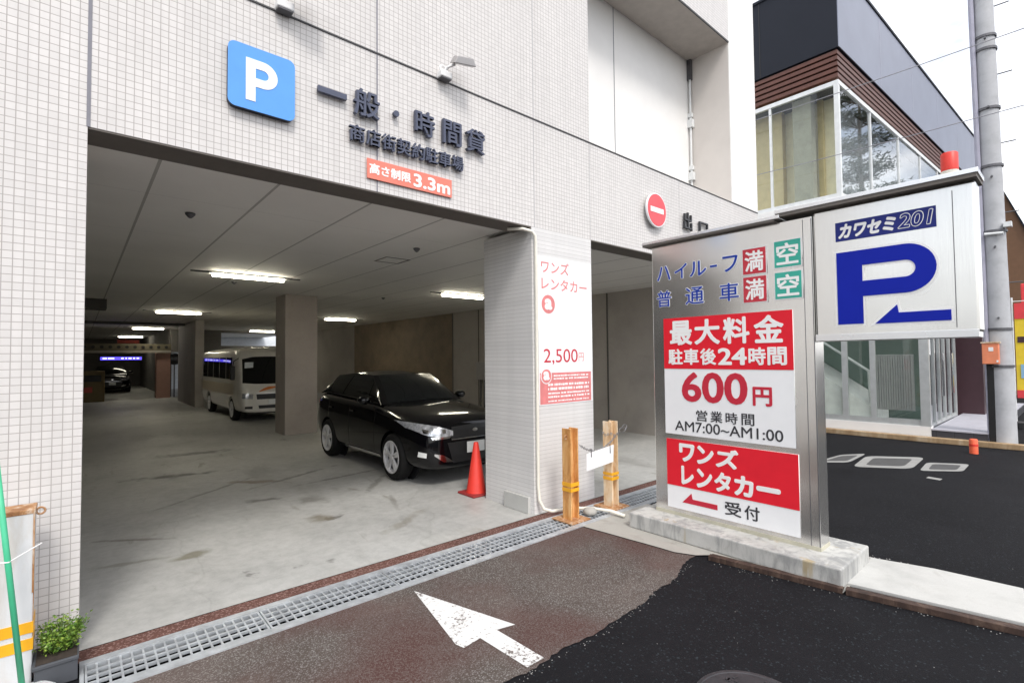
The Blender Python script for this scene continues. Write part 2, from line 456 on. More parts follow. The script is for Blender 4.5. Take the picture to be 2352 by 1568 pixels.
M['led'] = plain('blue display', (0.05, 0.05, 0.3), 0.4, var=0, emis=(0.10, 0.07, 1.0), es=1.1)
M['led_white'] = plain('white display', (0.6, 0.6, 0.7), 0.4, var=0, emis=(0.7, 0.72, 1.0), es=1.0)
M['red_dim'] = plain('dull red sign', (0.42, 0.06, 0.04), 0.5)
M['pink_col'] = plain('pinkish painted column', (0.36, 0.21, 0.17), 0.7)
M['beam'] = plain('pale height bar', (0.30, 0.28, 0.24), 0.6)
M['mirror'] = plain('mirror glass', (0.03, 0.03, 0.035), 0.05, 0.2, 0)
M['yellow_dim'] = plain('dull yellow machine', (0.16, 0.115, 0.045), 0.6)
M['far_white'] = plain('pale apartment wall', (0.78, 0.82, 0.86), 0.6)
M['wire'] = plain('grey cable', (0.30, 0.30, 0.33), 0.6)
M['pole_pipe'] = plain('lavender grey conduit', (0.36, 0.36, 0.44), 0.5)
M['red_faded'] = plain('faded red sign disc', (0.78, 0.12, 0.14), 0.5, var=0.08, spec=0.2)
M['chain'] = plain('steel chain', (0.32, 0.32, 0.33), 0.4, 0.8)

def leaf_mat():
    m, nt, b = new_mat('planter leaves')
    oi = N(nt, 'ShaderNodeTexWhiteNoise', noise_dimensions='3D')
    vm = N(nt, 'ShaderNodeVectorMath', operation='SNAP')
    vm.inputs[1].default_value = (0.02, 0.02, 0.02)
    nt.links.new(pos(nt), vm.inputs[0])
    nt.links.new(vm.outputs[0], oi.inputs['Vector'])
    nt.links.new(ramp(nt, oi.outputs['Value'], [(0, (0.04, 0.11, 0.010)), (0.5, (0.12, 0.24, 0.025)), (1, (0.30, 0.40, 0.06))]), b.inputs['Base Color'])
    b.inputs['Roughness'].default_value = 0.5
    b.inputs['Transmission Weight'].default_value = 0.0
    return m
M['leaf'] = leaf_mat()

def ceiling_mat():
    m, nt, b = new_mat('panelled ceiling')
    sp = N(nt, 'ShaderNodeSeparateXYZ')
    nt.links.new(pos(nt), sp.inputs[0])
    def line(v, off, p, wd):
        f = mathn(nt, 'FRACT', mathn(nt, 'ADD', mathn(nt, 'DIVIDE', mathn(nt, 'SUBTRACT', v, off), p), 100.5))
        d = mathn(nt, 'ABSOLUTE', mathn(nt, 'SUBTRACT', f, 0.5))
        return mathn(nt, 'LESS_THAN', d, wd / p)
    lx = line(sp.outputs['X'], 0.487, 0.922, 0.013)
    ly = line(sp.outputs['Y'], 1.6, 1.82, 0.004)
    big = noise(nt, 0.6, 5, 0.6)
    c = ramp(nt, big, [(0.3, (0.76, 0.745, 0.71)), (0.7, (0.84, 0.825, 0.79))])
    c = mixc(nt, lx, c, (0.42, 0.41, 0.385))
    c = mixc(nt, mathn(nt, 'MULTIPLY', ly, 0.35), c, (0.2, 0.2, 0.19))
    nt.links.new(c, b.inputs['Base Color'])
    b.inputs['Roughness'].default_value = 0.65
    return m
M['ceiling'] = ceiling_mat()

# ------------------------------------------------------------------ helpers
ORIG = {}
def empty(name, loc, label, cat, group=None):
    o = bpy.data.objects.new(name, None)
    o.location = loc
    o.empty_display_size = 0.2
    col.objects.link(o)
    ORIG[o] = Vector(loc)
    tag(o, label, cat, group)
    return o

def tag(o, label=None, cat=None, group=None, kind=None):
    if label: o['label'] = label
    if cat: o['category'] = cat
    if group: o['group'] = group
    if kind: o['kind'] = kind
    return o

def link_mesh(me, name, mat, parent=None, origin=None):
    """verts are in world space; origin moves a top-level mesh's own pivot"""
    o = bpy.data.objects.new(name, me)
    col.objects.link(o)
    if mat is not None:
        me.materials.clear()
        me.materials.append(mat)
    if parent is not None:
        og = ORIG[parent]
        me.transform(Matrix.Translation(-og))
        o.parent = parent
        ORIG[o] = og
    else:
        if origin is not None:
            og = Vector(origin)
            me.transform(Matrix.Translation(-og))
            o.location = og
            ORIG[o] = og
        else:
            ORIG[o] = Vector((0, 0, 0))
    return o

class MB:
    def __init__(s):
        s.v = []; s.f = []
    def add(s, vs, fs):
        b = len(s.v)
        s.v += [tuple(x) for x in vs]
        s.f += [tuple(i + b for i in f) for f in fs]
        return s
    def box(s, x0, x1, y0, y1, z0, z1):
        vs = [(x, y, z) for z in (z0, z1) for y in (y0, y1) for x in (x0, x1)]
        return s.add(vs, [(0, 2, 3, 1), (4, 5, 7, 6), (0, 1, 5, 4), (2, 6, 7, 3), (0, 4, 6, 2), (1, 3, 7, 5)])
    def prism(s, poly, z0, z1):
        n = len(poly)
        a = sum(poly[i][0] * poly[(i + 1) % n][1] - poly[(i + 1) % n][0] * poly[i][1] for i in range(n))
        if a < 0: poly = poly[::-1]
        vs = [(p[0], p[1], z0) for p in poly] + [(p[0], p[1], z1) for p in poly]
        fs = [tuple(range(n))[::-1], tuple(range(n, 2 * n))] + [(i, (i + 1) % n, (i + 1) % n + n, i + n) for i in range(n)]
        return s.add(vs, fs)
    def prism_fr(s, poly, O, U, V, Nn, d):
        """polygon in (u,v) extruded by d along N"""
        O, U, V, Nn = map(Vector, (O, U, V, Nn))
        n = len(poly)
        vs = [O + U * p[0] + V * p[1] for p in poly]
        vs += [q + Nn * d for q in vs]
        fs = [tuple(range(n))[::-1], tuple(range(n, 2 * n))] + [(i, (i + 1) % n, (i + 1) % n + n, i + n) for i in range(n)]
        return s.add(vs, fs)
    def tube(s, pts, r, n=10, cap=True, r1=None):
        pts = [Vector(p) for p in pts]
        rings = []
        up = Vector((0, 0, 1))
        L = len(pts)
        prev = None
        for i, p in enumerate(pts):
            t = (pts[min(i + 1, L - 1)] - pts[max(i - 1, 0)]).normalized()
            if prev is None:
                a = t.cross(up)
                if a.length < 1e-3: a = t.cross(Vector((1, 0, 0)))
            else:
                a = prev - t * prev.dot(t)
            a.normalize(); prev = a
            b = t.cross(a)
            rad = r if r1 is None else r + (r1 - r) * i / (L - 1)
            rings.append([p + (a * math.cos(2 * math.pi * k / n) + b * math.sin(2 * math.pi * k / n)) * rad for k in range(n)])
        vs = [v for rg in rings for v in rg]
        fs = []
        for i in range(L - 1):
            for k in range(n):
                fs.append((i * n + k, i * n + (k + 1) % n, (i + 1) * n + (k + 1) % n, (i + 1) * n + k))
        if cap:
            fs.append(tuple(range(n))[::-1]); fs.append(tuple((L - 1) * n + k for k in range(n)))
        return s.add(vs, fs)
    def lathe(s, prof, c, n=24, axis='z', cap=True):
        vs = []; fs = []
        for (r, z) in prof:
            for k in range(n):
                a = 2 * math.pi * k / n
                p = (r * math.cos(a), r * math.sin(a), z)
                if axis == 'x': p = (z, r * math.cos(a), r * math.sin(a))
                if axis == 'y': p = (r * math.cos(a), z, r * math.sin(a))
                vs.append((c[0] + p[0], c[1] + p[1], c[2] + p[2]))
        m = len(prof)
        for i in range(m - 1):
            for k in range(n):
                fs.append((i * n + k, i * n + (k + 1) % n, (i + 1) * n + (k + 1) % n, (i + 1) * n + k))
        if cap: fs.append(tuple(range(n))[::-1]); fs.append(tuple((m - 1) * n + k for k in range(n)))
        return s.add(vs, fs)
    def torus(s, c, R, r, ax1, ax2, n=16, m=6):
        c, a, b = Vector(c), Vector(ax1).normalized(), Vector(ax2).normalized()
        nn = a.cross(b)
        vs = []; fs = []
        for i in range(n):
            t = 2 * math.pi * i / n
            d = a * math.cos(t) + b * math.sin(t)
            for j in range(m):
                q = 2 * math.pi * j / m
                vs.append(c + d * (R + r * math.cos(q)) + nn * r * math.sin(q))
        for i in range(n):
            for j in range(m):
                fs.append((i * m + j, ((i + 1) % n) * m + j, ((i + 1) % n) * m + (j + 1) % m, i * m + (j + 1) % m))
        return s.add(vs, fs)
    def grid(s, P):
        nu, nv = len(P), len(P[0])
        vs = [p for row in P for p in row]
        fs = [(i * nv + j, (i + 1) * nv + j, (i + 1) * nv + j + 1, i * nv + j + 1) for i in range(nu - 1) for j in range(nv - 1)]
        return s.add(vs, fs)
    def build(s, name, mat, parent=None, bevel=0, smooth=False, origin=None, subsurf=0, fix=True):
        me = bpy.data.meshes.new(name)
        me.from_pydata(s.v, [], s.f)
        bm = bmesh.new(); bm.from_mesh(me)
        if fix:
            bmesh.ops.recalc_face_normals(bm, faces=bm.faces)
        if bevel:
            es = [e for e in bm.edges if len(e.link_faces) == 2 and e.calc_face_angle(0) > 0.5]
            bmesh.ops.bevel(bm, geom=es, offset=bevel, segments=2, profile=0.5, affect='EDGES', clamp_overlap=True)
        bm.to_mesh(me); bm.free()
        if smooth:
            for p in me.polygons: p.use_smooth = True
        me.update()
        return link_mesh(me, name, mat, parent, origin)

def smooth_angle(o, ang=40):
    me = o.data
    for p in me.polygons: p.use_smooth = True
    bm = bmesh.new(); bm.from_mesh(me)
    for e in bm.edges:
        if len(e.link_faces) == 2 and e.calc_face_angle(0) > R_(ang): e.smooth = False
    bm.to_mesh(me); bm.free()
    return o

def curve_mesh(cu):
    o = bpy.data.objects.new('tmp', cu)
    col.objects.link(o)
    bpy.context.view_layer.update()
    dg = bpy.context.evaluated_depsgraph_get()
    me = bpy.data.meshes.new_from_object(o.evaluated_get(dg))
    bpy.data.objects.remove(o)
    bpy.data.curves.remove(cu)
    return me

FACADE = (Vector((0, 0, 0)), Vector((1, 0, 0)), Vector((0, 0, 1)), Vector((0, -1, 0)))
def fr_y(y): return (Vector((0, y, 0)), Vector((1, 0, 0)), Vector((0, 0, 1)), Vector((0, -1, 0)))
def fr_x(x): return (Vector((x, 0, 0)), Vector((0, -1, 0)), Vector((0, 0, 1)), Vector((-1, 0, 0)))
def fr_z(z): return (Vector((0, 0, z)), Vector((1, 0, 0)), Vector((0, 1, 0)), Vector((0, 0, 1)))

def to_frame(me, fr):
    O, U, V, Nn = fr
    for v in me.vertices:
        p = v.co
        v.co = O + U * p.x + V * p.y + Nn * p.z
    me.update()
    return me

def text_raw(body, depth, shear):
    cu = bpy.data.curves.new('t', 'FONT')
    cu.body = body
    cu.size = 1.0
    cu.resolution_u = 4
    cu.shear = shear
    cu.extrude = 0.5
    me = curve_mesh(cu)
    for v in me.vertices: v.co.z = depth * (v.co.z + 0.5)
    return me

def text(body, u0, u1, v0, v1, fr, mat, parent, name='lettering', bold=0.02, depth=0.003, shear=0.0, grow=0.0):
    """raised lettering fitted to a box; heavier strokes come from shifted copies, each a hair higher"""
    me = text_raw(body, depth, shear)
    xs = [v.co.x for v in me.vertices]; ys = [v.co.y for v in me.vertices]
    a, b, c, d = min(xs) - bold, max(xs) + bold, min(ys) - bold, max(ys) + bold
    sx, sy = (u1 - u0) / (b - a), (v1 - v0) / (d - c)
    rad = bold + grow
    shifts = [(0.0, 0.0)]
    if rad > 0.0:
        nn = 8 if rad > 0.02 else 6
        shifts = [(rad * math.cos(2 * math.pi * k / nn), rad * math.sin(2 * math.pi * k / nn)) for k in range(nn)]
        if rad > 0.034: shifts += [(0.0, 0.0)]
    vs, fs = [], []
    base = [v.co.copy() for v in me.vertices]; polys = [tuple(p.vertices) for p in me.polygons]
    bpy.data.meshes.remove(me)
    for k, (dx, dy) in enumerate(shifts):
        o = len(vs)
        for q in base:
            vs.append((u0 + (q.x + dx - a) * sx, v0 + (q.y + dy - c) * sy, q.z * (1 + 0.04 * k) if q.z > depth * .5 else q.z))
        fs += [tuple(i + o for i in p) for p in polys]
    me = bpy.data.meshes.new(name)
    me.from_pydata(vs, [], fs)
    to_frame(me, fr)
    return link_mesh(me, name, mat, parent)

def shape(loops, fr, mat, parent, name, depth=0.004, grow=0.0, off=0.0):
    """flat cut-out with holes; loops of (u,v)"""
    cu = bpy.data.curves.new('s', 'CURVE')
    cu.dimensions = '2D'
    cu.fill_mode = 'BOTH'
    cu.extrude = 0.5
    cu.offset = grow
    for lp in loops:
        sp = cu.splines.new('POLY')
        sp.points.add(len(lp) - 1)
        for p, q in zip(sp.points, lp): p.co = (q[0], q[1], 0, 1)
        sp.use_cyclic_u = True
    me = curve_mesh(cu)
    for v in me.vertices: v.co.z = off + depth * (v.co.z + 0.5)
    to_frame(me, fr)
    return link_mesh(me, name, mat, parent)

def rrect(u0, u1, v0, v1, r, n=6):
    o = []
    for cx, cy, a0 in ((u1 - r, v1 - r, 0), (u0 + r, v1 - r, 90), (u0 + r, v0 + r, 180), (u1 - r, v0 + r, 270)):
        for k in range(n + 1):
            a = R_(a0 + 90 * k / n)
            o.append((cx + r * math.cos(a), cy + r * math.sin(a)))
    return o

def circ(cx, cy, r, n=32, ry=None):
    return [(cx + r * math.cos(2 * math.pi * k / n), cy + (ry or r) * math.sin(2 * math.pi * k / n)) for k in range(n)]

def letter_P(u0, u1, v0, v1, st, vm, inner):
    """bold P: stem width st, bowl from vm to v1, bowl stroke inner"""
    rb = (v1 - vm) / 2
    o = [(u0, v0), (u0 + st, v0), (u0 + st, vm)]
    cx, cy = u1 - rb, vm + rb
    o += [(cx + rb * math.cos(R_(a)), cy + rb * math.sin(R_(a))) for a in range(-90, 91, 10)]
    o += [(u0, v1)]
    ri = rb - inner
    h = [(u0 + st, vm + inner)] + [(cx + ri * math.cos(R_(a)), cy + ri * math.sin(R_(a))) for a in range(-90, 91, 10)] + [(u0 + st, v1 - inner)]
    return [o, h[::-1]]

def dup(root, loc, label=None, group=None, rotz=None):
    r = root.copy(); col.objects.link(r); r.location = loc
    if rotz is not None: r.rotation_euler = (0, 0, rotz)
    if label: r['label'] = label
    if group: r['group'] = group
    for ch in list(root.children):
        c = ch.copy(); col.objects.link(c); c.parent = r
        for g in ch.children:
            d = g.copy(); col.objects.link(d); d.parent = c
    return r

def struct(mb, name, mat, **k):
    return tag(mb.build(name, mat, **k), kind='structure')

# ================================================================== GROUND
GX0, GX1, GY0, GY1 = 0.03, 10.4, -0.66, -0.20      # drain trench hole
# open street and alley asphalt: one sheet to the horizon with the drain trench left open
mb = MB()
Xs, Ys = [-900, GX0, GX1, 900], [-900, GY0, GY1, 900]
for i in range(3):
    for j in range(3):
        if i == 1 and j == 1: continue
        z = -0.012
        mb.add([(Xs[i], Ys[j], z), (Xs[i + 1], Ys[j], z), (Xs[i + 1], Ys[j + 1], z), (Xs[i], Ys[j + 1], z)], [(0, 1, 2, 3)])
struct(mb, 'ground', M['asphalt_new'])
# drain trench
mb = MB()
z0 = -0.30
mb.add([(GX0, GY0, z0), (GX1, GY0, z0), (GX1, GY1, z0), (GX0, GY1, z0), (GX0, GY0, -.012), (GX1, GY0, -.012), (GX1, GY1, -.012), (GX0, GY1, -.012)],
       [(0, 1, 2, 3), (0, 4, 5, 1), (2, 6, 7, 3), (0, 3, 7, 4), (1, 5, 6, 2)])
struct(mb, 'drain_trench', M['trench'], fix=False)
# garage floor
mb = MB()
mb.add([(-6, -0.03, 0), (10.39, -0.03, 0), (10.39, 44, 0), (-6, 44, 0)], [(0, 1, 2, 3)])
struct(mb, 'garage_floor', M['floor'])
mb = MB()
mb.add([(-6, -0.20, -.004), (10.4, -0.20, -.004), (10.4, -0.03, -.004), (-6, -0.03, -.004)], [(0, 1, 2, 3)])
struct(mb, 'red_asphalt_strip', M['asphalt_red'])
# worn reddish apron with a ragged edge where the new black asphalt starts
edge = []
n = 160
for k in range(n + 1):
    t = k / n
    x = 4.36 + (-2.2 - 4.36) * t
    base = -1.93 - 0.22 * min(1, (4.36 - x) / 1.3) + 0.03 * math.sin(x * 3.1)
    edge.append((x, base + random.uniform(-0.012, 0.012) + 0.012 * math.sin(x * 11) + 0.02 * math.sin(x * 4.3)))
poly = [(-2.2, GY0), (4.29, GY0), (4.32, -0.95), (4.345, -1.27), (4.36, -1.41), (4.375, -1.60), (4.38, -1.75), (4.46, -1.93)] + edge
mb = MB(); b = [(p[0], p[1], -.006) for p in poly]
mb.add(b, [tuple(range(len(b)))])
struct(mb, 'worn_asphalt_apron', M['asphalt_old'])
# concrete bed between the drain and the sign, and the slab beyond the sign
mb = MB()
bed = [(5.55, GY0), (5.62, -3.1), (4.62, -3.1), (4.58, -2.03), (4.46, -1.93), (4.38, -1.75), (4.375, -1.60), (4.36, -1.41), (4.345, -1.27), (4.32, -0.95), (4.29, GY0)]
mb.add([(p[0], p[1], 0.002) for p in bed], [tuple(range(len(bed)))])
struct(mb, 'concrete_bed', M['conc'])
mb = MB()
mb.prism([(4.80, -3.06), (5.56, -3.06), (5.68, -3.5), (5.72, -4.04), (5.0, -4.10), (4.90, -3.6)], -0.01, 0.02)
struct(mb, 'concrete_slab', M['conc_white'], bevel=0.006)

# painted arrow on the apron
ar = [(2.099, -.758), (2.374, -1.70), (2.233, -1.665), (2.250, -2.118), (2.105, -2.118), (2.085, -1.67), (1.935, -1.690), (1.918, -1.62)]
mb = MB(); mb.add([(p[0], p[1], -.002) for p in ar], [tuple(range(len(ar)))])
struct(mb, 'arrow_marking', M['white_paint'])
# short paint dash in the alley
mb = MB(); mb.add([(p[0], p[1], -.008) for p in ((9.84, -2.75), (9.98, -2.76), (9.94, -2.93), (9.80, -2.92))], [(0, 1, 2, 3)])
struct(mb, 'paint_dash_marking', M['cover_conc'])

# ================================================================== DRAIN GRATES
fr_mb = MB()
fr_mb.box(GX0, GX1, GY1 - 0.06, GY1, -0.10, 0.004)
fr_mb.box(GX0, GX1, GY0, GY0 + 0.06, -0.10, 0.004)
fr_mb.box(GX0, GX0 + 0.02, GY0 + 0.06, GY1 - 0.06, -0.10, 0.004)
tag(fr_mb.build('drain_edging', M['galv'], origin=(GX0, GY0, 0)), 'galvanised angle edging that holds the drain grates along the facade', 'drain edging')
g0 = None
PL = 0.995
gy0, gy1 = GY0 + 0.064, GY1 - 0.064
GLAB = ['square-holed drain grate nearest the planter at the left pier',
        'drain grate second from the planter, bottom left of the arrow',
        'drain grate third from the planter, just left of the arrow tip',
        'drain grate above the tip of the white arrow',
        'drain grate ending under the front rusty post',
        'drain grate between the two rusty posts',
        'drain grate beside the rear rusty post at the exit lane',
        'drain grate partly behind the left edge of the price sign',
        'drain grate deep behind the price sign', 'last drain grate along the exit lane']
for i in range(7):
    xa = GX0 + 0.024 + i * 1.003
    if i == 0:
        g0 = empty('drain_grate', (xa, gy0, 0), GLAB[0], 'drain grate', 'steel grates over the drain')
        f = MB()
        f.box(xa, xa + PL, gy0, gy0 + 0.018, -.032, 0.002); f.box(xa, xa + PL, gy1 - 0.018, gy1, -.032, 0.002)
        f.box(xa, xa + 0.012, gy0 + .018, gy1 - .018, -.045, 0.002); f.box(xa + PL - 0.012, xa + PL, gy0 + .018, gy1 - .018, -.045, 0.002)
        f.build('rim', M['galv'], g0)
        bmb = MB()
        nb = 17
        for k in range(1, nb):
            x = xa + PL * k / nb
            bmb.box(x - .006, x + .006, gy0 + .018, gy1 - .018, -.010, 0.0)
        bmb.build('cross_bars', M['galv'], g0)
        lmb = MB()
        for k in range(1, 4):
            y = gy0 + .018 + (gy1 - gy0 - .036) * k / 4
            lmb.box(xa + .012, xa + PL - .012, y - .009, y + .009, -.016, 0.0015)
        lmb.build('bearing_bars', M['galv'], g0)
    else:
        dup(g0, (xa, gy0, 0), GLAB[i])

# ================================================================== MAIN BUILDING
PB = empty('parking_building', (0.03, 0.0, 0), 'beige tiled parking building with open vehicle entrance and ribbed pillar', 'building')
TOPZ = 11.5
H = 3.5
mb = MB()
mb.box(-8, 0.026, 0, 0.9, -.01, TOPZ)                      # left pier
mb.box(0.026, 10.68, 0.0, 0.34, H, 4.855)               # lintel over both bays
mb.box(0.026, 5.30, 0.0, 0.34, 4.855, TOPZ)
mb.box(5.30, 9.55, 0.0, 0.9, 8.047, TOPZ)               # above the recess
mb.box(9.55, 10.68, 0.0, 0.9, 4.855, TOPZ)              # right of the recess
mb.box(10.4, 10.68, 0.0, 0.34, 0, H)
mb.build('facade', M['tile'], PB)
mb = MB(); mb.box(4.18, 5.30, 0.0, 0.95, -.01, H)
mb.build('pillar', M['tile_fine'], PB)
# soffits
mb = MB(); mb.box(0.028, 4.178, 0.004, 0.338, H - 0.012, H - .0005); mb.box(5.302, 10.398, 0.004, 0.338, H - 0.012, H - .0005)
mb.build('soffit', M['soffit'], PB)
# recess on the upper floor
mb = MB(); mb.box(5.30, 9.55, 0.85, 0.95, 4.855, 8.045)
mb.build('recess_panel', M['white_wall'], PB)
mb = MB(); mb.box(5.31, 9.545, 0.012, 0.848, 8.025, 8.046)
mb.build('recess_soffit', M['recess_soffit'], PB)
mb = MB(); mb.box(5.30, 9.55, -.006, 0.012, 8.02, 8.052)
mb.build('recess_trim', M['joint_dark'], PB)
mb = MB(); mb.box(9.535, 9.549, 0.012, 0.848, 4.86, 8.024)
mb.build('recess_jamb', M['warm_wall'], PB)
mb = MB(); mb.box(7.0, 7.012, 0.843, 0.849, 4.86, 8.02)
mb.build('panel_seam', M['joint'], PB)
mb = MB(); mb.box(9.538, 10.684, -.004, .895, 4.87, TOPZ)
mb.build('render_coat', M['white_wall'], PB)
# drop pipe in the recess corner
mb = MB()
mb.tube([(9.49, 0.80, 4.9), (9.49, 0.80, 7.8)], 0.022)
for z in (5.5, 6.6):
    mb.box(9.44, 9.53, 0.74, 0.848, z, z + 0.16); mb.box(9.46, 9.53, 0.76, 0.848, z + 0.22, z + 0.3)
mb.build('drop_pipe', M['frame_white'], PB)
mb = MB(); mb.box(9.46, 9.53, 0.76, 0.848, 7.6, 8.02); mb.build('pipe_head', M['band'], PB)
# movement joints
mb = MB()
mb.box(0.018, 0.040, -.003, 0.01, H, TOPZ); mb.box(2.140, 2.154, -.003, 0.01, H, TOPZ)
mb.build('vertical_joint', M['joint'], PB)
mb = MB()
mb.box(4.226, 4.236, -.002, 0.01, 3.5, TOPZ); mb.box(5.292, 5.299, -.002, 0.01, 3.5, 4.85); mb.box(7.6, 7.606, -.002, .01, 3.5, 4.85)
mb.build('thin_joint', plain('pale sealant', (0.45, 0.44, 0.45), 0.7), PB)
mb = MB()
mb.box(0.045, 10.68, -.010, 0.01, 4.848, 4.862)
mb.build('string_course', M['joint_dark'], PB)
# interior
CZ = 3.55
mb = MB(); mb.box(-1.5, 10.39, 0.34, 44, CZ, CZ + 0.2)
mb.build('ceiling', M['ceiling'], PB)
mb = MB(); mb.box(-1.7, -1.5, 0.9, 44, 0, CZ)
mb.build('side_wall', M['dark_wall'], PB)
mb = MB(); mb.box(10.39, 10.6, 0.34, 27.3, 0, CZ)
mb.build('side_wall', M['conc_wall'], PB)
mb = MB(); mb.box(10.372, 10.389, 10.9, 19.5, 0, CZ - .02)
mb.build('wall_panel', M['brown_wall'], PB)
mb = MB()
for y in (3.74, 5.6, 9.28, 10.85): mb.box(10.376, 10.389, y - .02, y + .02, 0, CZ)
mb.build('wall_seam', M['dark_wall'], PB)
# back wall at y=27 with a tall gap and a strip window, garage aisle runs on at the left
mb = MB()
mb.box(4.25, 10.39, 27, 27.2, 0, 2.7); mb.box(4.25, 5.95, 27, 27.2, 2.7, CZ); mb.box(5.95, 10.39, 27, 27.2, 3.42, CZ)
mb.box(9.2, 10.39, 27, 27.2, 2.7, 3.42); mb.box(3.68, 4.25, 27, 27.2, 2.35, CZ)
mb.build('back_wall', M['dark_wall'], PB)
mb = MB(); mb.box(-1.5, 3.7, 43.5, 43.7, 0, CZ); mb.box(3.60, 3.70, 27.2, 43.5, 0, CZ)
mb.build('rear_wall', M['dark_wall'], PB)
for (x0, x1, y0, y1, mm) in ((3.92, 4.72, 8.78, 9.6, 'conc_col'), (3.586, 3.90, 19.4, 24.0, 'conc_wall')):
    mb = MB(); mb.box(x0, x1, y0, y1, 0, CZ); mb.build('column', M[mm], PB, bevel=0.012)
mb = MB(); mb.box(3.0, 3.58, 26.6, 27.3, 0, 2.35); mb.build('column', M['pink_col'], PB)
# downstand beams that cross the aisle
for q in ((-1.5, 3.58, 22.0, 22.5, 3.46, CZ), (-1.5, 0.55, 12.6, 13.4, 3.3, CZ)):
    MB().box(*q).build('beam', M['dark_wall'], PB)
mb = MB()
hx, hy = 3.97, 3.2
for a in ((hx - .22, hx + .22, hy - .22, hy - .20), (hx - .22, hx + .22, hy + .20, hy + .22), (hx - .22, hx - .2, hy - .2, hy + .2), (hx + .2, hx + .22, hy - .2, hy + .2)):
    mb.box(*a, CZ - .006, CZ)
mb.build('ceiling_hatch', M['soffit'], PB)
for (x, y) in ((0.924, 2.117), (3.815, 2.129), (2.45, 7.3), (6.2, 8.0)):
    mb = MB(); mb.lathe([(0.05, CZ - .004), (0.05, CZ - .02), (0.025, CZ - .05), (0.012, CZ - .06)], (x, y, 0), 14)
    mb.build('sprinkler', M['band'], PB)
# plinth block at the pillar foot
mb = MB(); mb.box(4.135, 4.179, 0.06, 0.52, 0, 0.20)
mb.build('plinth', M['conc_white'], PB, bevel=0.006)

# electrical box on the right garage wall
eb = empty('electric_box', (10.37, 9.0, 1.2), 'grey electric box on the garage wall behind the black car', 'electric box')
mb = MB(); mb.box(10.24, 10.372, 8.75, 9.25, 1.15, 1.75); mb.build('box', M['lamp_grey'], eb, bevel=0.01)
mb = MB(); mb.tube([(10.33, 8.9, 1.15), (10.33, 8.9, 0)], 0.03); mb.tube([(10.33, 9.1, 1.15), (10.33, 9.1, 0)], 0.03)
mb.build('conduit', M['dark_metal'], eb)

# ceiling tubes
lamp0 = None
LL = [(2.49, 6.2, 'lit ceiling tube nearest the entrance, largest of all'), (2.52, 15.5, 'lit ceiling tube second along the left aisle'),
      (2.60, 26.2, 'lit ceiling tube third along the left aisle'), (2.58, 37.0, 'lit ceiling tube farthest down the left aisle'),
      (7.55, 6.2, 'lit ceiling tube just left of the ribbed pillar'), (8.05, 15.5, 'lit ceiling tube above the black car beside the grey column'),
      (7.80, 26.0, 'lit ceiling tube above the bus roof')]
for i, (x, y, lb) in enumerate(LL):
    if i == 0:
        lamp0 = empty('ceiling_lamp', (x, y, CZ), lb, 'ceiling lamp', 'fluorescent tubes on the garage ceiling')
        mb = MB(); mb.box(x - .68, x + .68, y - .07, y + .07, CZ - .035, CZ - .001)
        mb.build('tray', M['ceil_lamp_body'], lamp0)
        mb = MB(); mb.box(x - .63, x + .63, y - .055, y + .055, CZ - .085, CZ - .036)
        mb.build('tube', M['tube'], lamp0, bevel=0.015)
        mb = MB(); mb.box(x - .98, x - .685, y - .015, y + .015, CZ - .03, CZ - .001); mb.box(x + .685, x + .95, y - .012, y + .012, CZ - .025, CZ - .001)
        mb.build('conduit', M['dark_metal'], lamp0)
    else:
        dup(lamp0, (x, y, CZ), lb)

# ================================================================== FACADE SIGNS
F = fr_y(-0.03)
t = empty('parking_symbol_sign', (1.11, 0, 3.9), 'square blue sign with a white letter P on the tiled wall', 'sign')
shape([rrect(0.857, 1.365, 3.915, 4.437, 0.055)], fr_y(-0.055), M['sky_blue'], t, 'panel', 0.006)
shape([rrect(0.860, 1.362, 3.918, 4.434, 0.055)], fr_y(-0.002), M['dark_edge'], t, 'edge', 0.052)
shape(letter_P(0.985, 1.225, 3.99, 4.335, 0.072, 4.115, 0.070), fr_y(-0.0615), M['white_text'], t, 'lettering', 0.003)

t = empty('entrance_lettering', (2.5, 0, 4.1), 'large raised dark blue-grey characters along the tiled wall', 'lettering')
for ch, a, b in (('般', 1.894, 2.150), ('時', 2.535, 2.765), ('間', 2.868, 3.105), ('貸', 3.165, 3.425)):
    text(ch, a, b, 4.165, 4.425, fr_y(-0.02), M['steel_letter'], t, 'character', 0.018, 0.035)
shape([[(1.563, 4.264), (1.825, 4.264), (1.825, 4.316), (1.563, 4.316)]], fr_y(-0.02), M['steel_letter'], t, 'character', 0.035)
shape([circ(2.327, 4.300, 0.030)], fr_y(-0.02), M['steel_letter'], t, 'character', 0.035)
t = empty('shopping_street_lettering', (2.5, 0, 3.95), 'smaller row of raised dark characters under the large ones', 'lettering')
for k, ch in enumerate('商店街契約駐車場'):
    a = 1.853 + k * 0.1612
    text(ch, a, a + 0.150, 3.912, 4.070, fr_y(-0.02), M['steel_letter'], t, 'character', 0.018, 0.03)
t = empty('height_limit_sign', (2.5, 0, 3.6), 'faded red strip sign with white 3.3m height limit', 'sign')
shape([[(2.036, 3.608), (2.994, 3.608), (2.994, 3.797), (2.036, 3.797)]], fr_y(-0.012), M['salmon'], t, 'panel', 0.01)
text('高さ制限', 2.058, 2.50, 3.655, 3.757, fr_y(-0.0225), M['white_text'], t, 'lettering', 0.03, 0.002)
text('3.3m', 2.53, 2.972, 3.630, 3.767, fr_y(-0.0225), M['white_text'], t, 'lettering', 0.03, 0.002)

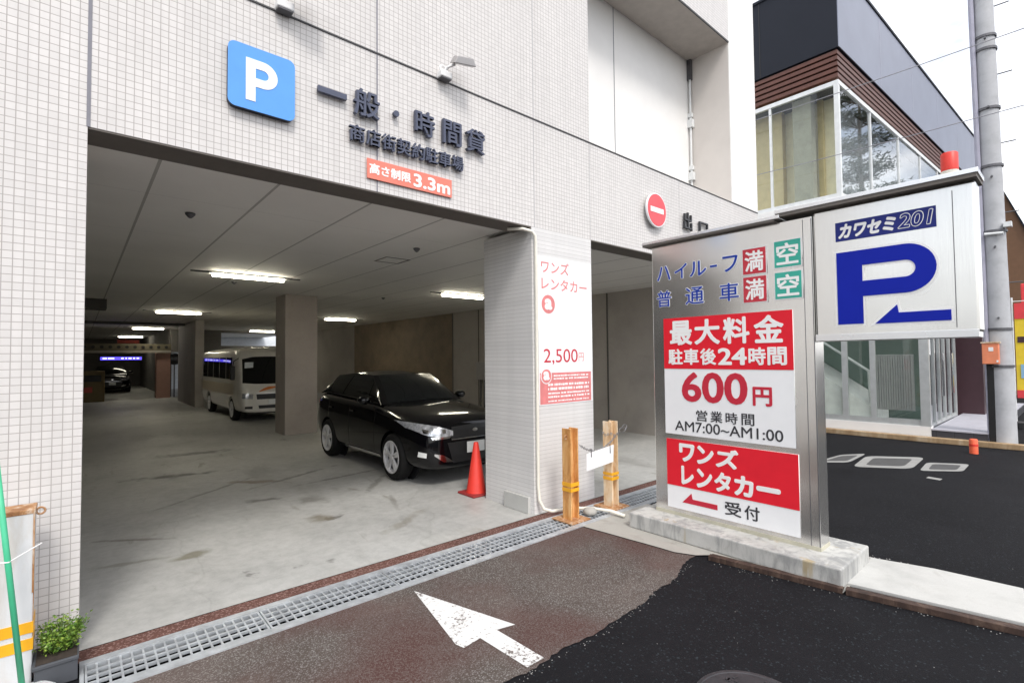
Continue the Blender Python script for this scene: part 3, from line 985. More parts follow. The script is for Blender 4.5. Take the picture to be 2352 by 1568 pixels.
t = empty('no_entry_sign', (6.81, 0, 3.9), 'round red no entry sign with white bar above the exit lane', 'sign')
shape([circ(6.81, 4.178, 0.268, 40)], fr_y(-0.05), M['white_enamel'], t, 'backing', 0.03)
shape([circ(6.81, 4.178, 0.250, 40)], fr_y(-0.0805), M['red_faded'], t, 'disc', 0.004)
shape([[(6.63, 4.135), (6.99, 4.135), (6.99, 4.215), (6.63, 4.215)]], fr_y(-0.085), M['white_text'], t, 'bar', 0.003)
shape([circ(6.81, 4.178, 0.06, 20)], fr_y(-0.001), M['band'], t, 'bracket', 0.049)
t = empty('exit_lettering', (8.0, 0, 4.0), 'two raised dark characters beside the red round sign', 'lettering')
text('出', 7.68, 7.93, 4.03, 4.33, fr_y(-0.02), M['black_text'], t, 'character', 0.005, 0.03)
text('口', 8.19, 8.48, 3.98, 4.25, fr_y(-0.02), M['black_text'], t, 'character', 0.005, 0.03)

# rental poster on the pillar
t = empty('rental_poster', (4.78, -0.004, 1.3), 'white rental poster with faded red print on the ribbed pillar', 'poster')
shape([[(4.275, 1.30), (5.285, 1.30), (5.285, 3.16), (4.275, 3.16)]], fr_y(-0.002), M['white_enamel'], t, 'sheet', 0.004)
P = fr_y(-0.0065)
text('ワンズ', 4.33, 4.84, 2.955, 3.115, P, M['faded_red'], t, 'lettering', 0.012, 0.001)
text('レンタカー', 4.335, 5.19, 2.745, 2.895, P, M['faded_red'], t, 'lettering', 0.012, 0.001)
shape([circ(4.452, 2.56, 0.118)], P, M['faded_red'], t, 'round_logo', 0.001)
text('a', 4.385, 4.52, 2.49, 2.63, fr_y(-0.008), M['white_text'], t, 'lettering', 0.05, 0.001)
text('2,500', 4.36, 4.99, 1.80, 2.00, P, M['red_text'], t, 'lettering', 0.0, 0.001)
text('円', 5.01, 5.11, 1.84, 1.95, P, M['faded_red'], t, 'lettering', 0.0, 0.001)
shape([[(4.292, 1.312), (5.252, 1.312), (5.252, 1.70), (4.292, 1.70)]], P, M['faded_red'], t, 'info_block', 0.001)
shape([circ(4.40, 1.66, 0.098)], fr_y(-0.0085), M['white_enamel'], t, 'round_logo', 0.001)
shape([circ(4.40, 1.66, 0.086)], fr_y(-0.010), M['faded_red'], t, 'logo_disc', 0.001)
text('a', 4.345, 4.455, 1.61, 1.72, fr_y(-0.0115), M['white_text'], t, 'lettering', 0.05, 0.001)
mb = MB()
for z, a, hgt in ((1.65, 4.53, 0.022), (1.612, 4.53, 0.022), (1.535, 4.43, 0.030), (1.48, 4.43, 0.034), (1.43, 4.43, 0.022), (1.385, 4.43, 0.024), (1.335, 4.43, 0.018)):
    x = a
    while x < 5.20:
        wd = random.uniform(0.012, 0.05)
        mb.box(x, min(5.23, x + wd), -0.0092, -0.0078, z + random.uniform(0, .003), z + hgt - random.uniform(0, .004))
        x += wd + random.choice((0.006, 0.008, 0.010, 0.024))
tag(mb.build('print_rows', M['white_text'], t), kind='stuff')

# flood lamps over the entrance
fl0 = empty('flood_lamp', (2.90, 0, 4.95), 'small grey flood lamp above the raised characters, right of the wall joint', 'flood lamp', 'flood lamps over the entrance')
mb = MB(); mb.box(2.82, 2.96, -.10, -.001, 4.85, 4.92); mb.build('bracket', M['lamp_white'], fl0, bevel=0.01)
mb = MB(); mb.box(2.83, 2.95, -.095, -.01, 4.838, 4.849); mb.build('bracket_base', M['band'], fl0)
mb = MB(); mb.tube([(2.88, -.06, 4.92), (2.90, -.10, 4.96), (2.96, -.15, 4.99)], 0.014, 8)
mb.torus((2.865, -.06, 4.945), 0.035, 0.012, (1, 0, 0), (0, 0, 1), 14, 6)
mb.build('arm', M['lamp_white'], fl0)
mb = MB()
hc = Vector((3.03, -.20, 5.03)); ax = Vector((1, -0.25, 0.06)).normalized(); bx_ = Vector((0.22, 0.86, 0.46)).normalized(); nx = ax.cross(bx_).normalized()
vs = []
for kz, sc_ in ((-0.5, 1.0), (0.5, 0.72)):
    for sa, sb in ((-1, -1), (1, -1), (1, 1), (-1, 1)):
        vs.append(hc + ax * 0.125 * sa * sc_ + bx_ * 0.085 * sb * sc_ + nx * 0.075 * kz)
mb.add(vs, [(0, 1, 2, 3), (4, 7, 6, 5), (0, 4, 5, 1), (1, 5, 6, 2), (2, 6, 7, 3), (3, 7, 4, 0)])
mb.build('lamp_head', M['lamp_grey'], fl0, bevel=0.008)
dup(fl0, (1.29, 0, 4.95), 'small flood lamp at the top edge of the photo above the blue sign')

# white conduit running down the pillar corner
pp = [(3.93, 0.16, 3.462), (4.05, 0.02, 3.455), (4.16, -.03, 3.43), (4.205, -.035, 3.38), (4.215, -.035, 3.30), (4.215, -.035, 0.35), (4.22, -.045, 0.18), (4.25, -.09, 0.075), (4.32, -.16, 0.05), (4.45, -.20, 0.05), (4.62, -.28, 0.05), (4.76, -.42, 0.05), (4.85, -.62, 0.045), (4.86, -.82, 0.03)]
mb = MB(); mb.tube(pp, 0.020, 10)
o = tag(mb.build('conduit_pipe', M['pvc'], smooth=True, origin=(4.215, -.035, 0)), 'cream plastic pipe running down the pillar corner and along the ground', 'pipe')

# ================================================================== PRICE SIGN
SX = 4.95
t = empty('price_sign', (5.06, -2.0, 0.15), 'stainless steel parking price sign with blue P and red rate panels', 'sign')
mb = MB(); mb.box(SX, SX + 0.22, -2.845, -1.19, 0.19, 3.14); mb.build('cabinet', M['stainless'], t, bevel=0.006)
mb = MB()
pl = rrect(-0.0, 0.22, 0, 1, 0.03)
mb.box(SX + 0.004, SX + 0.20, -3.93, -2.849, 2.05, 3.171)
mb.build('arm_cabinet', M['stainless'], t, bevel=0.02)
mb = MB(); mb.box(SX - 0.004, SX + 0.208, -3.92, -2.849, 2.012, 2.072); mb.build('arm_rail', M['stainless_h'], t, bevel=0.004)
mb = MB(); mb.box(SX - 0.003, SX + .002, -2.842, -2.836, 0.2, 3.12); mb.box(SX - 0.003, SX + .002, -3.80, -3.796, 2.09, 3.12)
mb.box(SX - 0.003, SX + .002, -2.772, -2.768, 0.2, 3.12)
mb.build('panel_joint', M['band'], t)
mb = MB(); mb.box(SX - 0.004, SX + 0.224, -2.848, -1.187, 0.165, 0.200); mb.build('skirt', concrete('grimy skirt', (0.5, 0.48, 0.38), 0.6, 0.4, 4), t)
# caps: thin roof plates with a dark underside
mb = MB(); mb.box(SX - 0.08, SX + 0.25, -2.60, -1.11, 3.158, 3.192); mb.box(SX - 0.08, SX + 0.25, -3.955, -2.56, 3.20, 3.238)
mb.build('cap', M['stainless_h'], t, bevel=0.005)
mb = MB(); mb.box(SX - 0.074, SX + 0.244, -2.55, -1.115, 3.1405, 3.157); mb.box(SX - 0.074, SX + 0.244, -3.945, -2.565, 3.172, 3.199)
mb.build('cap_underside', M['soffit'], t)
S = fr_x(SX - 0.0005)
def pane(u0, u1, v0, v1, mat, name='panel', dep=0.008, par=None, x=None):
    return shape([[(u0, v0), (u1, v0), (u1, v1), (u0, v1)]], fr_x(SX - .0005 if x is None else x), mat, par or t, name, dep)
# availability row
hai = [('ハ', 1.255, 1.425), ('イ', 1.475, 1.625), ('ル', 1.655, 1.845), ('ー', 1.885, 1.960), ('フ', 2.02, 2.175)]
for ch, a, b in hai:
    v0, v1 = (2.740, 2.900)
    if ch == 'ー': v0, v1 = (2.808, 2.832)
    text(ch, a, b, v0, v1, fr_x(SX - .001), M['white_text'], t, 'letter_outline', 0.012, 0.002, grow=0.028)
    text(ch, a, b, v0, v1, fr_x(SX - .0035), M['blue_text'], t, 'lettering', 0.012, 0.002)
for ch, a, b in (('普', 1.25, 1.43), ('通', 1.60, 1.81), ('車', 1.98, 2.178)):
    text(ch, a, b, 2.445, 2.627, fr_x(SX - .001), M['white_text'], t, 'letter_outline', 0.010, 0.002, grow=0.026)
    text(ch, a, b, 2.445, 2.627, fr_x(SX - .0035), M['blue_text'], t, 'lettering', 0.010, 0.002)
for ch, a, b, c, d, mm in (('満', 2.228, 2.443, 2.687, 2.962, 'full_red'), ('満', 2.228, 2.443, 2.412, 2.630, 'full_red'), ('空', 2.524, 2.750, 2.712, 2.985, 'teal'), ('空', 2.524, 2.750, 2.418, 2.655, 'teal')):
    d = c + 0.245
    f_ = pane(a - .012, b + .012, c - .012, d + .012, M['stainless_h'], 'lamp_window', 0.006)
    pane(a, b, c, d, M[mm], 'window_face', 0.004, f_, SX - .0068)
    text(ch, a + .018, b - .018, c + .022, d - .022, fr_x(SX - .0112), M['white_text'], f_, 'lettering', 0.022, 0.001)
# max charge panel
pn = pane(1.332, 2.668, 1.045, 2.31, M['white_enamel'], 'rate_panel', 0.010)
pane(1.332, 2.668, 1.757, 2.311, M['red_enamel'], 'red_band', 0.003, pn, SX - .0106)
X1 = fr_x(SX - .0140)
for ch, a, b in (('最', 1.41, 1.675), ('大', 1.70, 1.98), ('料', 2.012, 2.278), ('金', 2.318, 2.592)):
    text(ch, a, b, 2.012, 2.278, X1, M['white_text'], pn, 'lettering', 0.030, 0.002)
for ch, a, b in (('駐', 1.387, 1.560), ('車', 1.572, 1.745), ('後', 1.760, 1.935), ('24', 1.953, 2.246), ('時', 2.262, 2.425), ('間', 2.440, 2.612)):
    text(ch, a, b, 1.800, 1.972, X1, M['white_text'], pn, 'lettering', 0.028, 0.002)
X2 = fr_x(SX - .0110)
text('600', 1.54, 2.245, 1.405, 1.722, X2, M['red_text'], pn, 'lettering', 0.026, 0.002)
text('円', 2.292, 2.472, 1.408, 1.592, X2, M['red_text'], pn, 'lettering', 0.028, 0.002)
for ch, a, b in (('営', 1.70, 1.825), ('業', 1.858, 1.985), ('時', 2.018, 2.14), ('間', 2.178, 2.302)):
    text(ch, a, b, 1.210, 1.325, X2, M['black_text'], pn, 'lettering', 0.012, 0.002)
text('AM7:00~AM1:00', 1.450, 2.562, 1.088, 1.195, X2, M['black_text'], pn, 'lettering', 0.006, 0.002)
# rental panel
pn = pane(1.343, 2.685, 0.245, 0.990, M['white_enamel'], 'rental_panel', 0.010)
pane(1.343, 2.685, 0.488, 0.991, M['red_enamel'], 'red_band', 0.003, pn, SX - .0106)
for ch, a, b in (('ワ', 1.495, 1.675), ('ン', 1.70, 1.885), ('ズ', 1.905, 2.14)):
    text(ch, a, b, 0.762, 0.955, X1, M['white_text'], pn, 'lettering', 0.045, 0.002)
for ch, a, b in (('レ', 1.515, 1.66), ('ン', 1.69, 1.865), ('タ', 1.885, 2.06), ('カ', 2.09, 2.28)):
    text(ch, a, b, 0.515, 0.715, X1, M['white_text'], pn, 'lettering', 0.045, 0.002)
shape([rrect(2.305, 2.528, 0.600, 0.648, 0.022)], X1, M['white_text'], pn, 'lettering', 0.002)
shape([[(1.520, 0.322), (1.628, 0.434), (1.640, 0.374), (1.912, 0.374), (1.912, 0.322)]], X2, M['red_text'], pn, 'arrow', 0.002)
text('受', 1.988, 2.155, 0.300, 0.438, X2, M['black_text'], pn, 'lettering', 0.016, 0.002)
text('付', 2.185, 2.33, 0.300, 0.438, X2, M['black_text'], pn, 'lettering', 0.016, 0.002)
# big P with its arrow
XP = SX + 0.0035
PP = letter_P(3.029, 3.695, 2.152, 2.770, 0.186, 2.381, 0.128)
ARR = [[(3.294, 2.146), (3.443, 2.292), (3.452, 2.227), (3.770, 2.227), (3.770, 2.146)]]
shape(PP, fr_x(XP), M['white_text'], t, 'logo_outline', 0.003, 0.016)
shape(PP, fr_x(XP - .0035), M['royal'], t, 'logo', 0.003)
shape(ARR, fr_x(XP), M['white_text'], t, 'logo_outline', 0.003, 0.016)
shape(ARR, fr_x(XP - .0035), M['royal'], t, 'arrow', 0.003)
kp = shape([[(3.027, 2.868), (3.702, 2.868), (3.702, 3.032), (3.027, 3.032)]], fr_x(XP), M['navy'], t, 'name_plate', 0.004)
text('カワセミ', 3.048, 3.455, 2.888, 3.012, fr_x(XP - .0045), M['white_text'], kp, 'lettering', 0.052, 0.001, 0.25)
text('201', 3.462, 3.688, 2.892, 3.015, fr_x(XP - .0045), M['white_text'], kp, 'lettering', 0.040, 0.001, 0.18)
text('201', 3.468, 3.682, 2.898, 3.009, fr_x(XP - .0060), M['navy'], kp, 'lettering', 0.008, 0.001, 0.18)

# concrete plinth carrying the sign
mb = MB(); mb.box(4.655, 5.43, -3.08, -1.03, 0.003, 0.165)
tag(mb.build('sign_base', M['conc_base'], bevel=0.012, origin=(5.1, -2, 0)), 'long pale concrete block with rust stains under the price sign', 'concrete base')
# rusty angles along the bed
mb = MB()
a, b = Vector((4.585, -2.04, 0)), Vector((4.735, -3.05, 0)); d = (b - a).normalized(); nrm = Vector((-d.y, d.x, 0))
def bar(mb, a, b, wd, z0, z1):
    d = (b - a).normalized(); nr = Vector((-d.y, d.x, 0)) * wd / 2
    mb.add([a - nr + Vector((0, 0, z0)), b - nr + Vector((0, 0, z0)), b + nr + Vector((0, 0, z0)), a + nr + Vector((0, 0, z0)),
            a - nr + Vector((0, 0, z1)), b - nr + Vector((0, 0, z1)), b + nr + Vector((0, 0, z1)), a + nr + Vector((0, 0, z1))],
           [(3, 2, 1, 0), (4, 5, 6, 7), (0, 1, 5, 4), (1, 2, 6, 5), (2, 3, 7, 6), (3, 0, 4, 7)])
for (p, q, lb) in (((4.49, -2.05), (4.645, -3.09), 'rusty brown steel edging in front of the sign base'), ((4.648, -3.11), (4.95, -4.60), 'rusty brown steel edging along the white concrete slab')):
    mb = MB(); p, q = Vector((*p, 0)), Vector((*q, 0))
    bar(mb, p, q, 0.055, -0.012, 0.035)
    dd = (q - p).normalized(); nr = Vector((-dd.y, dd.x, 0))
    if nr.x < 0: nr = -nr
    bar(mb, p + nr * 0.06, q + nr * 0.06, 0.05, -0.012, 0.020)
    tag(mb.build('steel_edging', M['rust_angle'], bevel=0.004, origin=p), lb, 'steel edging')

# ================================================================== POSTS, CHAIN, CONE, PLANTER
def hpost(name, x, y, h, mat, label, wd=0.135, base=True, group=None, wmat=None):
    t = empty(name, (x, y, 0), label, 'post', group)
    mb = MB()
    mb.box(x - wd / 2, x - wd / 2 + 0.016, y - wd / 2, y + wd / 2, 0.012, h)
    mb.box(x + wd / 2 - 0.016, x + wd / 2, y - wd / 2, y + wd / 2, 0.012, h)
    mb.box(x - wd / 2 + 0.016, x + wd / 2 - 0.016, y - 0.006, y + 0.006, 0.012, h - .004)
    mb.build('post_body', mat, t, bevel=0.003)
    if base:
        mb = MB(); mb.box(x - 0.16, x + 0.16, y - 0.16, y + 0.16, 0.0025, 0.016); mb.build('base_plate', M['rust_edge'], t)
    return t
def band(t, x, y, wd, z0, z1):
    mb = MB()
    e = wd / 2 + 0.003
    mb.box(x - e, x + e, y - e, y - e + 0.003, z0, z1); mb.box(x - e, x + e, y + e - .003, y + e, z0, z1)
    mb.box(x - e, x - e + .003, y - e + .003, y + e - .003, z0, z1); mb.box(x + e - .003, x + e, y - e + .003, y + e - .003, z0, z1)
    mb.build('tape_band', M['tape'], t)
pa = hpost('barrier_post', 4.375, -.415, 1.06, M['rust'], 'rust orange steel post with amber tape in front of the ribbed pillar')
band(pa, 4.375, -.415, 0.135, 0.335, 0.375); band(pa, 4.375, -.415, 0.135, 0.395, 0.440)
pb = hpost('barrier_post', 5.13, -.415, 1.075, M['rust_pale'], 'paler rusty steel post with amber tape, rear of the chained pair')
band(pb, 5.13, -.415, 0.135, 0.345, 0.385); band(pb, 5.13, -.415, 0.135, 0.405, 0.44)
mb = MB(); mb.torus((4.285, -.43, 0.965), 0.022, 0.006, (1, 0, 0), (0, 0, 1)); mb.build('ring', M['rust_edge'], pa)
mb = MB(); mb.torus((5.225, -.43, 0.93), 0.022, 0.006, (1, 0, 0), (0, 0, 1)); mb.build('ring', M['rust_edge'], pb)
# sagging chain wrapped at both ends
ch = MB()
A, B_ = Vector((4.46, -.49, 0.86)), Vector((5.14, -.49, 0.90))
def sag(t): return A.lerp(B_, t) - Vector((0, 0, 0.12 * 4 * t * (1 - t)))
nl = 30
for k in range(nl):
    p, q = sag(k / nl), sag((k + 1) / nl)
    d = (q - p).normalized()
    up = Vector((0, 0, 1)) if k % 2 else Vector((0, 1, 0))
    ch.torus((p + q) / 2, 0.0125, 0.0042, d * 1.0, d.cross(up).cross(d), 10, 5)
for k in range(16):
    a = 2 * math.pi * k / 16
    ch.torus((5.13 + 0.10 * math.cos(a), -.415 + 0.10 * math.sin(a), 0.92 + 0.012 * math.sin(k * 2.1)), 0.0125, 0.0042, (-math.sin(a), math.cos(a), 0), (0, 0, 1), 8, 5)
ch.torus((5.27, -.50, 0.96), 0.045, 0.005, (0.7, 0, 0.7), (0, 1, 0), 14, 5)
ch.torus((5.33, -.49, 0.99), 0.035, 0.005, (0.7, 0, 0.7), (0.2, 1, 0.3), 14, 5)
tag(ch.build('barrier_chain', M['chain'], smooth=True, origin=(4.8, -.49, 0.8)), 'grey steel chain sagging between the two rusty posts', 'chain')
mb = MB()
bp_ = [(4.555, 0.545), (5.06, 0.585), (5.075, 0.795), (4.555, 0.745)]
mb.prism_fr(bp_, (0, -.503, 0), (1, 0, 0), (0, 0, 1), (0, -1, 0), 0.006)
t = mb.build('chain_plate', M['white_enamel'], origin=(4.8, -.5, 0.55)); tag(t, 'blank white plate hung from the chain between rusty posts', 'plate')
mb = MB()
for x in (4.64, 5.0): mb.tube([(x, -.507, 0.80), (x, -.512, 0.70)], 0.006, 6)
mb.build('hanger', M['band'], t)
# grey sandbag at the foot of the posts
mb = MB(); mb.lathe([(0.02, 0.004), (0.07, 0.01), (0.085, 0.04), (0.07, 0.075), (0.02, 0.09)], (4.66, -.46, 0), 16)
tag(mb.build('stone_weight', M['conc'], smooth=True, origin=(4.66, -.46, 0)), 'small rounded grey weight on the ground between the rusty posts', 'weight')

# traffic cone
cn = empty('traffic_cone', (4.30, 1.28, 0), 'red traffic cone beside the ribbed pillar in front of the black car', 'traffic cone')
mb = MB(); mb.lathe([(0.145, 0.03), (0.135, 0.06), (0.035, 0.70), (0.028, 0.715)], (4.235, 1.24, 0), 28); o = mb.build('cone_body', M['cone_red'], cn, smooth=True)
smooth_angle(o, 50)
mb = MB(); mb.prism([(4.235 + 0.19 * sx_ - 0.0 * sy_, 1.24 + 0.19 * sy_) for sx_, sy_ in ((-1, -1), (1, -1), (1, 1), (-1, 1))], 0.001, 0.03); mb.build('cone_base', M['cone_base'], cn, bevel=0.01)

# white bollard at the left edge, green pole, planter
wb = empty('white_bollard', (-.28, -.25, 0), 'white steel bollard with amber stripes and rusted top at left edge', 'bollard')
mb = MB(); mb.box(-.40, -.182, -.34, -.16, 0.0, 1.025); mb.build('bollard_body', M['rust_white'], wb, bevel=0.008)
mb = MB(); mb.box(-.404, -.178, -.344, -.156, 1.008, 1.034); mb.build('rusted_top', M['rust_edge'], wb, bevel=0.004)
mb = MB(); mb.box(-.183, -.1795, -.335, -.325, 0.3, 1.01); mb.box(-.188, -.180, -.343, -.336, 0.55, 1.01); mb.build('rust_streak', M['rust_edge'], wb)
for z0, z1 in ((0.225, 0.290), (0.322, 0.385)):
    mb = MB(); mb.box(-.4035, -.1785, -.3435, -.1565, z0, z1); mb.build('tape_band', M['tape'], wb)
mb = MB(); mb.torus((-.160, -.25, 1.0), 0.020, 0.006, (1, 0, 0), (0, 0, 1)); mb.build('ring', M['rust_edge'], wb)
gp = empty('green_pole', (-.226, -.52, 0.1), 'leaning bright green plastic pole in front of the white bollard', 'pole')
mb = MB(); mb.tube([(-.208, -.50, 0.06), (-.345, -.50, 1.48)], 0.014, 14); mb.build('pole_body', M['green_pole'], gp, smooth=True)
mb = MB(); mb.tube([(-.205, -.50, 0.03), (-.209, -.50, 0.075)], 0.018, 14); mb.build('pole_foot', M['black'], gp, smooth=True)
mb = MB(); mb.tube([(-.40, -.50, 0.81), (-.275, -.512, 0.80), (-.19, -.40, 0.82), (-.15, -.33, 0.825)], 0.004, 6); mb.build('tie', M['white_text'], gp)
mb = MB(); mb.lathe([(0.15, 0.0), (0.15, 0.03), (0.12, 0.055), (0.03, 0.06)], (-.205, -.50, 0), 24)
tag(mb.build('pole_weight', M['rust_white'], smooth=True, origin=(-.2, -.5, 0)), 'white round weight under the green pole', 'weight')
plt = empty('planter', (-.05, -.28, 0), 'dark grey square planter at the foot of the tiled pier', 'planter')
mb = MB(); mb.box(-.17, 0.022, -.40, -.15, -.006, 0.115); mb.box(-.18, 0.027, -.408, -.142, 0.115, 0.14); mb.build('pot', M['planter'], plt, bevel=0.006)
mb = MB(); mb.box(-.165, 0.018, -.395, -.155, 0.138, 0.1425); mb.build('soil', M['soil'], plt)
pt = empty('leafy_plant', (-.06, -.25, 0.14), 'small bright green bush growing in the dark planter', 'plant')
mb = MB(); lf = MB()
for k in range(85):
    a = random.uniform(0, 2 * math.pi); rad = random.uniform(0.0, 0.095)
    b0 = Vector((-.06 + 0.5 * rad * math.cos(a), -.26 + 0.5 * rad * math.sin(a), 0.14))
    top = b0 + Vector((math.cos(a) * random.uniform(0.02, 0.095), math.sin(a) * random.uniform(0.02, 0.085), random.uniform(0.05, 0.175)))
    if k < 4: top.z += 0.05
    mb.tube([b0, b0.lerp(top, 0.5) + Vector((0, 0, 0.012)), top], 0.0022, 5)
    for q in range(20):
        p = b0.lerp(top, random.uniform(0.25, 1.05)) + Vector([random.gauss(0, 0.014) for _ in range(3)])
        ax = Vector([random.gauss(0, 1) for _ in range(3)]).normalized(); ax.z = abs(ax.z) * 0.6
        bx = ax.cross(Vector([random.gauss(0, 1) for _ in range(3)])).normalized()
        s_ = random.uniform(0.012, 0.026)
        lf.add([p, p + ax * s_ * 0.5 + bx * s_ * 0.33, p + ax * s_ * 1.15, p + ax * s_ * 0.5 - bx * s_ * 0.33], [(0, 1, 2, 3)])
mb.build('stem', plain('green stem', (0.10, 0.15, 0.03), 0.6), pt)
lf.build('foliage', M['leaf'], pt, fix=False)

# ================================================================== VEHICLES
def loft(stations, mirror=True):
    """stations: list of (y, [(x,z)...] half section from bottom centre to top centre)"""
    mb = MB(); rings = []
    for y, sec in stations:
        yy = (lambda i: y) if not isinstance(y, (list, tuple)) else (lambda i: y[i])
        half = [(p[0], yy(i), p[1]) for i, p in enumerate(sec)]
        ring = half + [(-p[0], p[1], p[2]) for p in half[-2:0:-1]]
        rings.append(ring)
    n = len(rings[0]); vs = [p for r in rings for p in r]; fs = []
    for i in range(len(rings) - 1):
        for k in range(n):
            fs.append((i * n + k, (i + 1) * n + k, (i + 1) * n + (k + 1) % n, i * n + (k + 1) % n))
    fs.append(tuple(range(n))); fs.append(tuple((len(rings) - 1) * n + k for k in range(n))[::-1])
    return mb.add(vs, fs)

def evaluated(mb, subsurf=2, cutters=()):
    me = bpy.data.meshes.new('e'); me.from_pydata(mb.v, [], mb.f)
    bm = bmesh.new(); bm.from_mesh(me)
    for f in list(bm.faces):
        if len(f.verts) > 6:      # cap as centre fan of quads so that it subdivides cleanly
            bmesh.ops.poke(bm, faces=[f])
    bmesh.ops.recalc_face_normals(bm, faces=bm.faces); bm.to_mesh(me); bm.free()
    o = bpy.data.objects.new('e', me); col.objects.link(o)
    m = o.modifiers.new('s', 'SUBSURF'); m.levels = subsurf; m.render_levels = subsurf
    tmp = []
    for c in cutters:
        cm = bpy.data.meshes.new('c'); cm.from_pydata(c.v, [], c.f)
        b2 = bmesh.new(); b2.from_mesh(cm); bmesh.ops.recalc_face_normals(b2, faces=b2.faces); b2.to_mesh(cm); b2.free()
        co = bpy.data.objects.new('c', cm); col.objects.link(co); tmp.append(co)
        bo = o.modifiers.new('b', 'BOOLEAN'); bo.operation = 'DIFFERENCE'; bo.object = co; bo.solver = 'EXACT'
    bpy.context.view_layer.update()
    dg = bpy.context.evaluated_depsgraph_get()
    res = bpy.data.meshes.new_from_object(o.evaluated_get(dg))
    for x in [o] + tmp: bpy.data.objects.remove(x)
    return res

def tree_of(me):
    bm = bmesh.new(); bm.from_mesh(me); t = BVHTree.FromBMesh(bm); bm.free(); return t

def decal(bvh, top, bot, nv, off, axis, thick=0.0):
    """patch laid on a body. top/bot: matching polylines; axis 'f': (x,z) seen from the front, 'b' from behind, 'l' from -x: (y,z), 'r' from +x"""
    P = []
    for a, b in zip(top, bot):
        row = []
        for j in range(nv + 1):
            u = a[0] + (b[0] - a[0]) * j / nv; v = a[1] + (b[1] - a[1]) * j / nv
            if axis == 'f': o, d = Vector((u, -2, v)), Vector((0, 1, 0))
            elif axis == 'b': o, d = Vector((u, 9, v)), Vector((0, -1, 0))
            elif axis == 'l': o, d = Vector((-3, u, v)), Vector((1, 0, 0))
            elif axis == 'r': o, d = Vector((3, u, v)), Vector((-1, 0, 0))
            else: o, d = Vector((u, v, 5)), Vector((0, 0, -1))
            h = bvh.ray_cast(o, d)
            row.append(None if h[0] is None else (h[0] + (h[1] if h[1].dot(d) < 0 else -h[1]) * off))
        P.append(row)
    mb = MB()
    for i in range(len(P) - 1):
        for j in range(nv):
            q = [P[i][j], P[i + 1][j], P[i + 1][j + 1], P[i][j + 1]]
            if all(x is not None for x in q): mb.add(q, [(0, 1, 2, 3)])
    return mb

def dense(pl, n):
    """resample polyline to n points by parameter"""
    out_ = []
    m = len(pl) - 1
    for k in range(n):
        t = k / (n - 1) * m; i = min(int(t), m - 1); f = t - i
        out_.append((pl[i][0] + (pl[i + 1][0] - pl[i][0]) * f, pl[i][1] + (pl[i + 1][1] - pl[i][1]) * f))
    return out_

def wheel(root, x, y, r, wd, side, spokes=5):
    wt = MB()
    prof = [(r * 0.66, -wd / 2), (r * 0.9, -wd / 2), (r * 0.985, -wd * 0.36), (r, -wd * 0.2), (r, wd * 0.2), (r * 0.985, wd * 0.36), (r * 0.9, wd / 2), (r * 0.66, wd / 2)]
    wt.lathe(prof + prof[:1], (x, y, r), 36, 'x', False)
    ob = wt.build('wheel', M['rubber'], root); smooth_angle(ob, 40)
    ORIG[ob] = ORIG[root]
    rm = MB(); xo = x + side * (wd / 2 - 0.005)
    # rim ring
    n = 32
    rr_ = [(r * 0.70, 0.0), (r * 0.70, side * .012), (r * 0.63, side * 0.008), (r * 0.61, -side * 0.06)]
    vs = []; fs = []
    for (q, dx) in rr_:
        for k in range(n):
            a = 2 * math.pi * k / n; vs.append((xo + dx, y + q * math.cos(a), r + q * math.sin(a)))
    for i in range(len(rr_) - 1):
        for k in range(n): fs.append((i * n + k, i * n + (k + 1) % n, (i + 1) * n + (k + 1) % n, (i + 1) * n + k))
    rm.add(vs, fs)
    for k in range(spokes):
        a = 2 * math.pi * k / spokes + 0.3
        for da in (-0.13, 0.13):
            ca, sa = math.cos(a + da), math.sin(a + da); tx, tz = -sa, ca
            q0, q1, w0, w1 = r * 0.10, r * 0.65, r * 0.05, r * 0.060
            vs = []
            for dx in (-side * .03, side * 0.004):
                for (q, ww) in ((q0, w0), (q1, w1)):
                    for s_ in (-1, 1):
                        vs.append((xo + dx, y + ca * q + tx * ww * s_, r + sa * q + tz * ww * s_))
            rm.add(vs, [(0, 1, 3, 2), (4, 6, 7, 5), (0, 2, 6, 4), (1, 5, 7, 3), (0, 4, 5, 1), (2, 3, 7, 6)])
    rm.lathe([(r * 0.15, -0.02), (r * 0.15, 0.006), (r * 0.10, 0.012)] if side > 0 else [(r * 0.15, 0.02), (r * 0.15, -0.006), (r * 0.10, -0.012)], (xo, y, r), 16, 'x')
    o2 = rm.build('rim', M['rim'], ob); smooth_angle(o2, 40)
    dk = MB(); dk.lathe([(r * 0.62, -0.005), (r * 0.62, 0.005)], (xo - side * 0.06, y, r), 24, 'x'); dk.build('brake_disc', M['band'], ob)
    return ob

